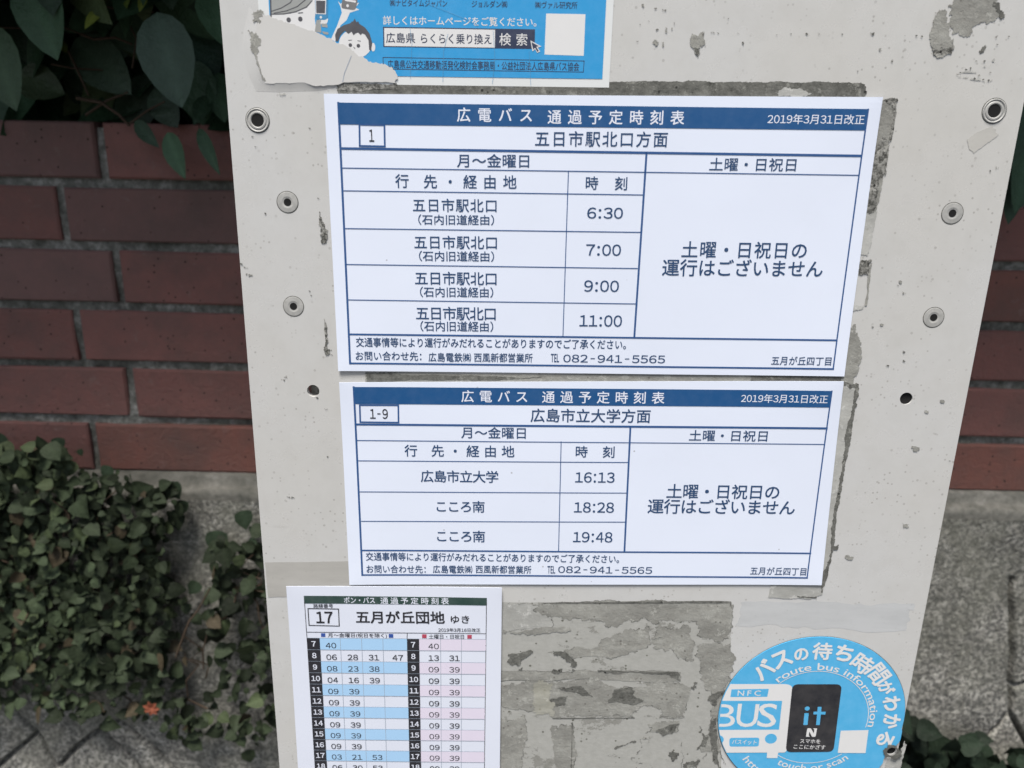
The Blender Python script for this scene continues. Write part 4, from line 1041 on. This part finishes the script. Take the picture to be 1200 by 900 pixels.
Ink(S4, 5).poly([(621.5, 47.5), (634.5, 54.5), (630, 56), (633, 60.5), (629.5, 62), (627, 57.6), (624, 60.5)]).build('cursor_outline', K_STWHITE, sb)
Ink(S4, 6).poly([(622.8, 49.4), (631.5, 54.2), (628.4, 55), (631.3, 60), (629.7, 60.7), (627, 56), (624.7, 58.2)]).build('cursor_arrow', K_PDARK, sb)
Ink(S4, 2).quadpx((640, 16), (686, 16.8), (684, 65.6), (638, 64)).build('blank_square', K_STWHITE, S4.root)
# the two cartoon figures
Z9 = ((290, 0), 0.15833)
Ink(S4, 2).poly(q(*Z9, [(170, -60), (520, -60), (500, 140), (515, 260), (600, 320), (170, 320)])).build('girl_face', K_STWHITE, S4.root)
Ink(S4, 3).poly(q(*Z9, [(172, -60), (492, -60), (470, 20), (420, 62), (340, 92), (260, 104), (182, 104)])).poly(q(*Z9, [(512, 148), (545, 150), (548, 245), (500, 235)])).poly(q(*Z9, [(550, 175), (592, 180), (595, 205), (552, 200)])).poly(q(*Z9, [(552, 232), (600, 240), (600, 258), (565, 252)])).build('girl_hair', K_GREY, S4.root)
H_ = Ink(S4, 4)
for pts in ([(182, 84), (250, 62), (320, 20), (350, -30)], [(200, 98), (290, 82), (370, 50), (430, 0)], [(182, 106), (270, 104), (360, 88), (440, 52), (480, 5)]):
    for a, b_ in zip(pts[:-1], pts[1:]): H_.line(q(*Z9, [a])[0], q(*Z9, [b_])[0], 0.45)
H_.line(q(*Z9, [(172, -40)])[0], q(*Z9, [(176, 122)])[0], 0.8)
H_.disc(338.6, 23.4, 2.6); H_.disc(352.2, 22.4, 2.6)
H_.line((335, 16), (341, 15.4), 0.4); H_.line((350, 15.4), (355, 15), 0.4)
H_.build('girl_features', K_DGREY, S4.root)
Ink(S4, 3).poly(q(*Z9, [(520, 130), (600, 140), (590, 175), (545, 180)])).build('girl_hand', K_STWHITE, S4.root)
ph = Ink(S4, 4).rrect(q(*Z9, [(500, -60), (600, -55), (596, 150), (505, 145)]), 2.2).build('girl_phone', ink('phone_blue', (0.04, 0.22, 0.42)), S4.root)
Ink(S4, 5).poly(q(*Z9, [(505, -20), (585, -18), (582, 108), (506, 104)])).disc(376.3, 20.4, 1.4).build('phone_bezel', K_STWHITE, ph)
Ink(S4, 6).poly(q(*Z9, [(510, 5), (578, 8), (575, 100), (512, 98)])).build('phone_screen', K_DGREY, ph)
Ink(S4, 2).poly(q(*Z9, [(670, 8), (690, 50), (700, 95), (665, 190), (620, 290), (650, 310), (690, 190), (735, 150), (760, 95), (830, 72), (800, 60), (828, 20), (800, 30), (740, -10), (690, 30)])).build('boy_arm', K_STWHITE, S4.root)
ph = Ink(S4, 3).rrect(q(*Z9, [(706, -20), (820, -5), (800, 78), (694, 62)]), 1.5).build('boy_phone', ink('phone_grey', (0.16, 0.16, 0.16)), S4.root)
Ink(S4, 4).disc(407.6, 6.9, 1.6).poly(q(*Z9, [(725, -6), (805, 6), (803, 22), (722, 8)])).build('phone_button', K_STWHITE, ph)
fc = [(800 + 122 * math.cos(a), 325 + 108 * math.sin(a)) for a in np.linspace(0, 2 * math.pi, 30)[:-1]]
er = [(932 + 15 * math.cos(a), 350 + 32 * math.sin(a)) for a in np.linspace(0, 2 * math.pi, 16)[:-1]]
Ink(S4, 3).poly(q(*Z9, fc)).poly(q(*Z9, er)).build('boy_face', K_STWHITE, S4.root)
Ink(S4, 4).poly(q(*Z9, [(655, 305), (650, 260), (668, 215), (715, 187), (765, 172), (775, 158), (782, 162), (795, 138), (808, 165), (822, 160), (830, 178), (872, 205), (905, 250), (925, 320), (915, 378), (902, 368), (897, 300), (872, 258), (850, 248), (840, 262), (820, 242), (800, 250), (786, 262), (772, 236), (748, 252), (722, 228), (690, 260), (672, 308)])).build('boy_hair', K_DGREY, S4.root)
E_ = Ink(S4, 4); E_.disc(410.8, 53, 2.1); E_.disc(420.2, 53.8, 2.1); E_.line(q(*Z9, [(750, 300)])[0], q(*Z9, [(772, 298)])[0], 0.35); E_.line(q(*Z9, [(818, 302)])[0], q(*Z9, [(838, 306)])[0], 0.35); E_.line(q(*Z9, [(788, 350)])[0], q(*Z9, [(797, 360)])[0], 0.35)
E_.build('boy_features', K_DGREY, S4.root)
# torn-off part: paper backing left where the print has been ripped away
tr_ = ragged([B(*p) for p in [(303, 20), (317, 18.4), (331, 23.5), (346, 28.5), (368, 37), (390, 47), (410, 56), (426, 67), (445, 74.5), (458, 79), (464, 84), (466, 90), (463.5, 97.4), (400, 98), (352, 97), (311, 97.5), (304, 82), (299, 63)]], 0.5 * MM, sr, 4)
poly_mesh('torn_backing', [tr_], 0.70 * MM, M_TORN, S4.root)
# added skirt in panel paint, sloped so the backing's edge casts no shadow
ri = [(400, 97.6), (376, 97.2), (352, 96.6), (330, 96.8), (311, 97), (304, 82), (299.3, 63), (300, 42), (303, 20)]
ro = [(400, 101), (374, 106.5), (350, 107), (326, 108), (300, 107), (291, 86), (283, 63), (285, 38), (292, 8)]
Vr = []
for a, b_ in zip(ri, ro):
    a, b_ = B(*a), B(*b_); Vr += [(a[0], -0.69 * MM, a[1]), ((a[0] + b_[0]) / 2, -0.26 * MM, (a[1] + b_[1]) / 2), (b_[0], -0.04 * MM, b_[1])]
mesh('torn_backing_skirt', Vr, [f for i in range(len(ri) - 1) for f in ((3 * i, 3 * i + 1, 3 * i + 4, 3 * i + 3), (3 * i + 1, 3 * i + 2, 3 * i + 5, 3 * i + 4))], M_PANEL, S4.root, smooth=True)
cr = Ink(S4, 13)
for pts in ([(412, 66), (408, 76), (404, 86), (402, 96)],):
    for a, b_ in zip(pts[:-1], pts[1:]): cr.line(a, b_, 0.35)
cr.build('crease', K_GREYLINE, S4.root)
cr = Ink(S4, 7)
for pts in ([(480, 30), (483, 50), (481, 92)], [(525, 40), (520, 60), (519, 96)], [(578, 36), (580, 70), (577, 98)], [(500, 4), (545, 22), (560, 30)], [(620, 60), (622, 100)]):
    for a, b_ in zip(pts[:-1], pts[1:]): cr.line(a, b_, 0.16)
cr.build('fine_cracks', ink('crack_blue', (0.10, 0.28, 0.46)), S4.root)

# ---------------- round sticker
class Flat:
    def __init__(s, off): s.off = off * MM; s.ang = 0.0
    def wave(s, x, z): return 0.0
SK = Flat(0.9)
c0 = np.array([0.3098, 1.0622]); R0 = 0.0622
SK.ang = math.atan2(*(B(955, 770) - B(905, 768.6))[::-1]) * 0.0
sk = empty('round_sticker', (c0[0], 0, c0[1]), 'round sky blue sticker with white bus and charcoal touch panel, bottom right of the board', 'sticker')
SK.root = sk
bite = [B(*p) for p in [(1058.5, 856), (1056.5, 864), (1052, 870), (1049, 873), (1040, 873), (1037, 879), (1036, 886), (1034, 893), (1028, 901), (1022, 912)]]
def pol(p): return math.atan2(p[1] - c0[1], p[0] - c0[0])
a_end = pol(bite[0]); a_start = pol(bite[-1]) - 0.02
ring = [tuple(c0 + R0 * np.array([math.cos(a), math.sin(a)])) for a in np.linspace(a_end + 0.03, a_start + 2 * math.pi, 110)]
outline = ring + [tuple(p) for p in ragged([np.array(p) for p in bite[::-1]] , 0.0004, sr, 1)[:-1]]
outline = [(min(x, PX1 - 0.0002), z) for x, z in outline]
tri = tessellate_polygon([[Vector((x, z, 0)) for x, z in outline]])
N = len(outline); V = [(x, -0.9 * MM, z) for x, z in outline] + [(x, -0.45 * MM, z) for x, z in outline]; F = []
for a, b_, c in tri:
    A, Bq, Cq = outline[a], outline[b_], outline[c]
    if (Bq[0] - A[0]) * (Cq[1] - A[1]) - (Bq[1] - A[1]) * (Cq[0] - A[0]) < 0: a, c = c, a
    F.append((a, b_, c)); F.append((N + c, N + b_, N + a))
for i in range(N): F.append((i, N + i, N + (i + 1) % N, (i + 1) % N))
mesh('vinyl_disc', V, F, K_SKY, sk)
er_ = [(min(c0[0] + (R0 + 0.0004) * math.cos(a), PX1 - 0.0003), c0[1] + (R0 + 0.0004) * math.sin(a)) for a in np.linspace(a_end + 0.03, a_start + 2 * math.pi, 110)]
if 0: er_ = [tuple(c0 + (R0 + 0.0004) * np.array([math.cos(a), math.sin(a)])) for a in np.linspace(a_end + 0.03, a_start + 2 * math.pi, 110)]
er2 = [(min(c0[0] + (R0 - 0.0002) * math.cos(a), PX1 - 0.0006), c0[1] + (R0 - 0.0002) * math.sin(a)) for a in np.linspace(a_end + 0.03, a_start + 2 * math.pi, 110)]
if 0: er2 = [tuple(c0 + (R0 - 0.0002) * np.array([math.cos(a), math.sin(a)])) for a in np.linspace(a_end + 0.03, a_start + 2 * math.pi, 110)]
E2 = Ink(Flat(0.40), 0)
for i in range(109):
    E2.add([er_[i], er_[i + 1], er2[i + 1], er2[i]], [(0, 1, 2, 3)])
E2.build('dirty_edge', M_SOOT, sk)
def zz(p): return (820 + 0.21667 * p[0], 730 + 0.21667 * p[1])
T = Ink(SK, 1)
for ch, p, hgt in [('バ', (341, 248), 15), ('ス', (440, 192), 14), ('の', (546, 165), 10.5), ('待', (660, 148), 15), ('ち', (777, 158), 13.5), ('時', (875, 215), 16), ('間', (960, 272), 16), ('が', (1005, 345), 11.5), ('わ', (1035, 430), 13), ('か', (1034, 527), 13), ('る', (1000, 622), 13)]:
    c = B(*zz(p)); a = pol(c) - math.pi / 2
    P, F = glyphs(ch, 0.0)
    st = (0.026 if ch in '待時間' else 0.040) * hgt * 0.88 * MM
    for k in range(9):
        w_ = k * math.pi / 4; T.layer = 1 + k * 0.2
        d_ = np.array([math.cos(w_), math.sin(w_)]) * st if k else np.zeros(2)
        T.place(P, F, c + d_, hgt * 0.88 * MM * 0.94, hgt * 0.88 * MM * 0.94, a)
T.layer = 1
T.build('arc_title', K_STWHITE, sk)
def arc_text(ink_, s, a0, a1, rb, H, off=0.0, inner=False):
    P, F = glyphs(s, off); lo, hi = P.min(0), P.max(0)
    f, _ = glyphs('h', off); capH = f.max(0)[1]
    out_ = []
    for x, y in P:
        a = a0 + (a1 - a0) * (x - lo[0]) / (hi[0] - lo[0]); r = rb + (-(y) if inner else y) * H / capH
        out_.append((c1[0] + r * math.cos(a), c1[1] + r * math.sin(a)))
    ink_.add(out_, F)
# inner ring, measured on its top, right and bottom
pT, pR, pB_ = B(960.8, 785.8), B(1016.5, 832), B(948, 892.5)
A_ = np.array([[2 * (pR - pT)[0], 2 * (pR - pT)[1]], [2 * (pB_ - pT)[0], 2 * (pB_ - pT)[1]]]); c1 = np.linalg.solve(A_, np.array([pR @ pR - pT @ pT, pB_ @ pB_ - pT @ pT]))
R1 = np.linalg.norm(pT - c1)
ang = lambda p: math.atan2(B(*p)[1] - c1[1], B(*p)[0] - c1[0])
T = Ink(SK, 1)
arc_text(T, 'route bus information', ang((911, 798)), ang((1021, 851)), R1 + 0.0012, 0.0052, 0.008)
T.build('arc_lettering', K_STWHITE, sk); T = Ink(SK, 1)
arc_text(T, 'touch or scan', ang((910, 893)), ang((992, 886)), R1 + 0.0066, 0.0052, 0.008, True)
T.build('arc_lettering', K_STWHITE, sk); T = Ink(SK, 1)
arc_text(T, 'https://', ang((870.5, 888)), ang((905, 915)), np.linalg.norm(B(880, 897) - c1) + 0.001, 0.0052, 0.008, True)
T.build('web_lettering', K_STWHITE, sk)
T = Ink(SK, 1)
def arc_line(a0, a1, r, w):
    A = np.linspace(a0, a1, 60)
    for p, n_ in zip(A[:-1], A[1:]):
        T.add([(c1[0] + (r + w) * math.cos(p), c1[1] + (r + w) * math.sin(p)), (c1[0] + (r + w) * math.cos(n_), c1[1] + (r + w) * math.sin(n_)), (c1[0] + r * math.cos(n_), c1[1] + r * math.sin(n_)), (c1[0] + r * math.cos(p), c1[1] + r * math.sin(p))], [(0, 1, 2, 3)])
arc_line(ang((912, 799)), ang((1013, 851)), R1, 0.00045); arc_line(ang((985, 881)), ang((911, 884)), R1, 0.00045)
T.build('inner_ring', K_STWHITE, sk)
# the white bus, cut off at the sticker's left edge
def clip_to_disc(P, r):
    out_ = []
    for p in P:
        d_ = np.array(p) - c0; l = np.linalg.norm(d_)
        out_.append(tuple(c0 + d_ * min(1, r / l)))
    return out_
def bus_quad(T, pts, right=None):
    """quad on the sticker whose left side follows the sticker's round edge"""
    a, b_, c, d_ = (B(*p) for p in pts); P = []
    n_ = 10
    top = [a * (1 - t) + b_ * t for t in (0, 1)]
    left = [d_ * (1 - t) + a * t for t in np.linspace(0, 1, n_)]
    Lp = []
    for p in left:
        h = p[1] - c0[1]; ex = c0[0] - math.sqrt(max(0, (R0 - 0.0003) ** 2 - h * h)); Lp.append((max(p[0], ex), p[1]))
    P = Lp + (right or [tuple(b_), tuple(c)])
    T.add(P, tessellate_polygon([[Vector((x, z, 0)) for x, z in P]]))
T = Ink(SK, 2)
def px3(o, p): return (o[0] + p[0] * 0.1, o[1] + p[1] * 0.1)
oA, oC = (835, 740), (835, 810)
rc = lambda p, a, b_, n_=7: [tuple((1 - t) ** 2 * B(*a) + 2 * t * (1 - t) * B(*p) + t * t * B(*b_)) for t in np.linspace(0, 1, n_)]
bus_quad(T, [(840, 800), (915, 800.3), (912, 880.6), (840, 880.5)],
         rc((928, 801), (919, 800.4), (927.8, 806)) + rc((921.5, 880.6), (922, 875), (917, 880.6)) + [tuple(B(*p)) for p in [(911.4, 880.6), (910.3, 887), (898, 887), (898.4, 880.6)]])
bus = T.build('bus_body', K_STWHITE, sk)
T = Ink(SK, 3)
T.quadpx((856.8, 806.6), (900.4, 806), (898.6, 815.3), (855.4, 815.6))
bus_quad(T, [(838, 819.8), (916, 820), (912.3, 853.7), (838, 853.9)])
T.rrect([(854.4, 863.4), (889.4, 863), (888.6, 873.4), (854.2, 873.6)], 1.8)
T.disc(902.8, 864.3, 7)
pc = B(841.5, 865.5); r_ = 0.0036
T.add([(max(c0[0] - math.sqrt((R0 - .0003) ** 2 - (pc[1] + r_ * math.sin(a) - c0[1]) ** 2), pc[0] + r_ * math.cos(a)), pc[1] + r_ * math.sin(a)) for a in np.linspace(0, 2 * math.pi, 25)[:-1]], [tuple(range(24))])
T.build('bus_windows', K_SKY, bus)
T = Ink(SK, 4); T.text('N', 864, 871.4, 811, 6, 0.012); T.text('F', 875.4, 879.8, 811, 6, 0.012); T.text('C', 883.6, 891, 811, 6, 0.012)
Tb = glyphs('B', 0.0); cB = B(851.3, 837.6)
P, F = Tb; lo, hi = P.min(0), P.max(0)
Wd = np.linalg.norm(B(861.5, 837) - B(838.5, 837)); Hh = np.linalg.norm(B(850, 824.2) - B(850, 850.4))
Q = (P - (lo + hi) / 2) * np.array([Wd, Hh]) / (hi - lo) + B(850, 837.3)
Q = [(max(x, c0[0] - math.sqrt((R0 - .0004) ** 2 - (z - c0[1]) ** 2)), z) for x, z in Q]
T.add(Q, F); T.text('U', 863, 887.5, 837.2, 26.6, 0.011); T.text('S', 888, 909.5, 837, 27, 0.011); T.text('バスイット', 857.5, 886, 868.2, 5.5, 0.008)
T.build('bus_lettering', K_STWHITE, bus)
tp = Ink(SK, 3).rrect([(928, 800.6), (986, 800.6), (976, 879.6), (920, 880)], 4.2).build('touch_panel', K_CHAR, sk)
T = Ink(SK, 4); T.disc(945.3, 829, 2.9); T.quadpx((942, 834.4), (947, 834.4), (945.6, 848.2), (940.8, 848.2))
T.poly([(957.6, 827), (962, 827), (961.5, 832.7), (966.8, 832.8), (966.4, 836), (961.2, 835.9), (959.8, 848.2), (955.6, 848.2), (956.8, 835.85), (952.5, 835.8), (952.8, 832.6), (957.1, 832.65)]); T.build('blue_lettering', K_SKY, tp)
T = Ink(SK, 4); T.text('スマホを', 937, 960.6, 867.2, 4.6, 0.01); T.text('ここにかざす', 929.5, 966.6, 873.8, 5.2, 0.01)
T.poly([(945.2, 853), (946.2, 852), (949.6, 852.2), (953, 858.4), (953.6, 853.4), (952, 852.2), (956.8, 852.2), (955.2, 861), (954.4, 862), (951, 862), (947.8, 856), (947, 860.6), (948.4, 862), (943.8, 862)])
T.build('white_mark', K_STWHITE, tp)
Ink(SK, 2).quadpx((984.5, 855), (1017, 854.2), (1013.5, 881.2), (981, 881)).build('blank_square', K_STWHITE, sk)
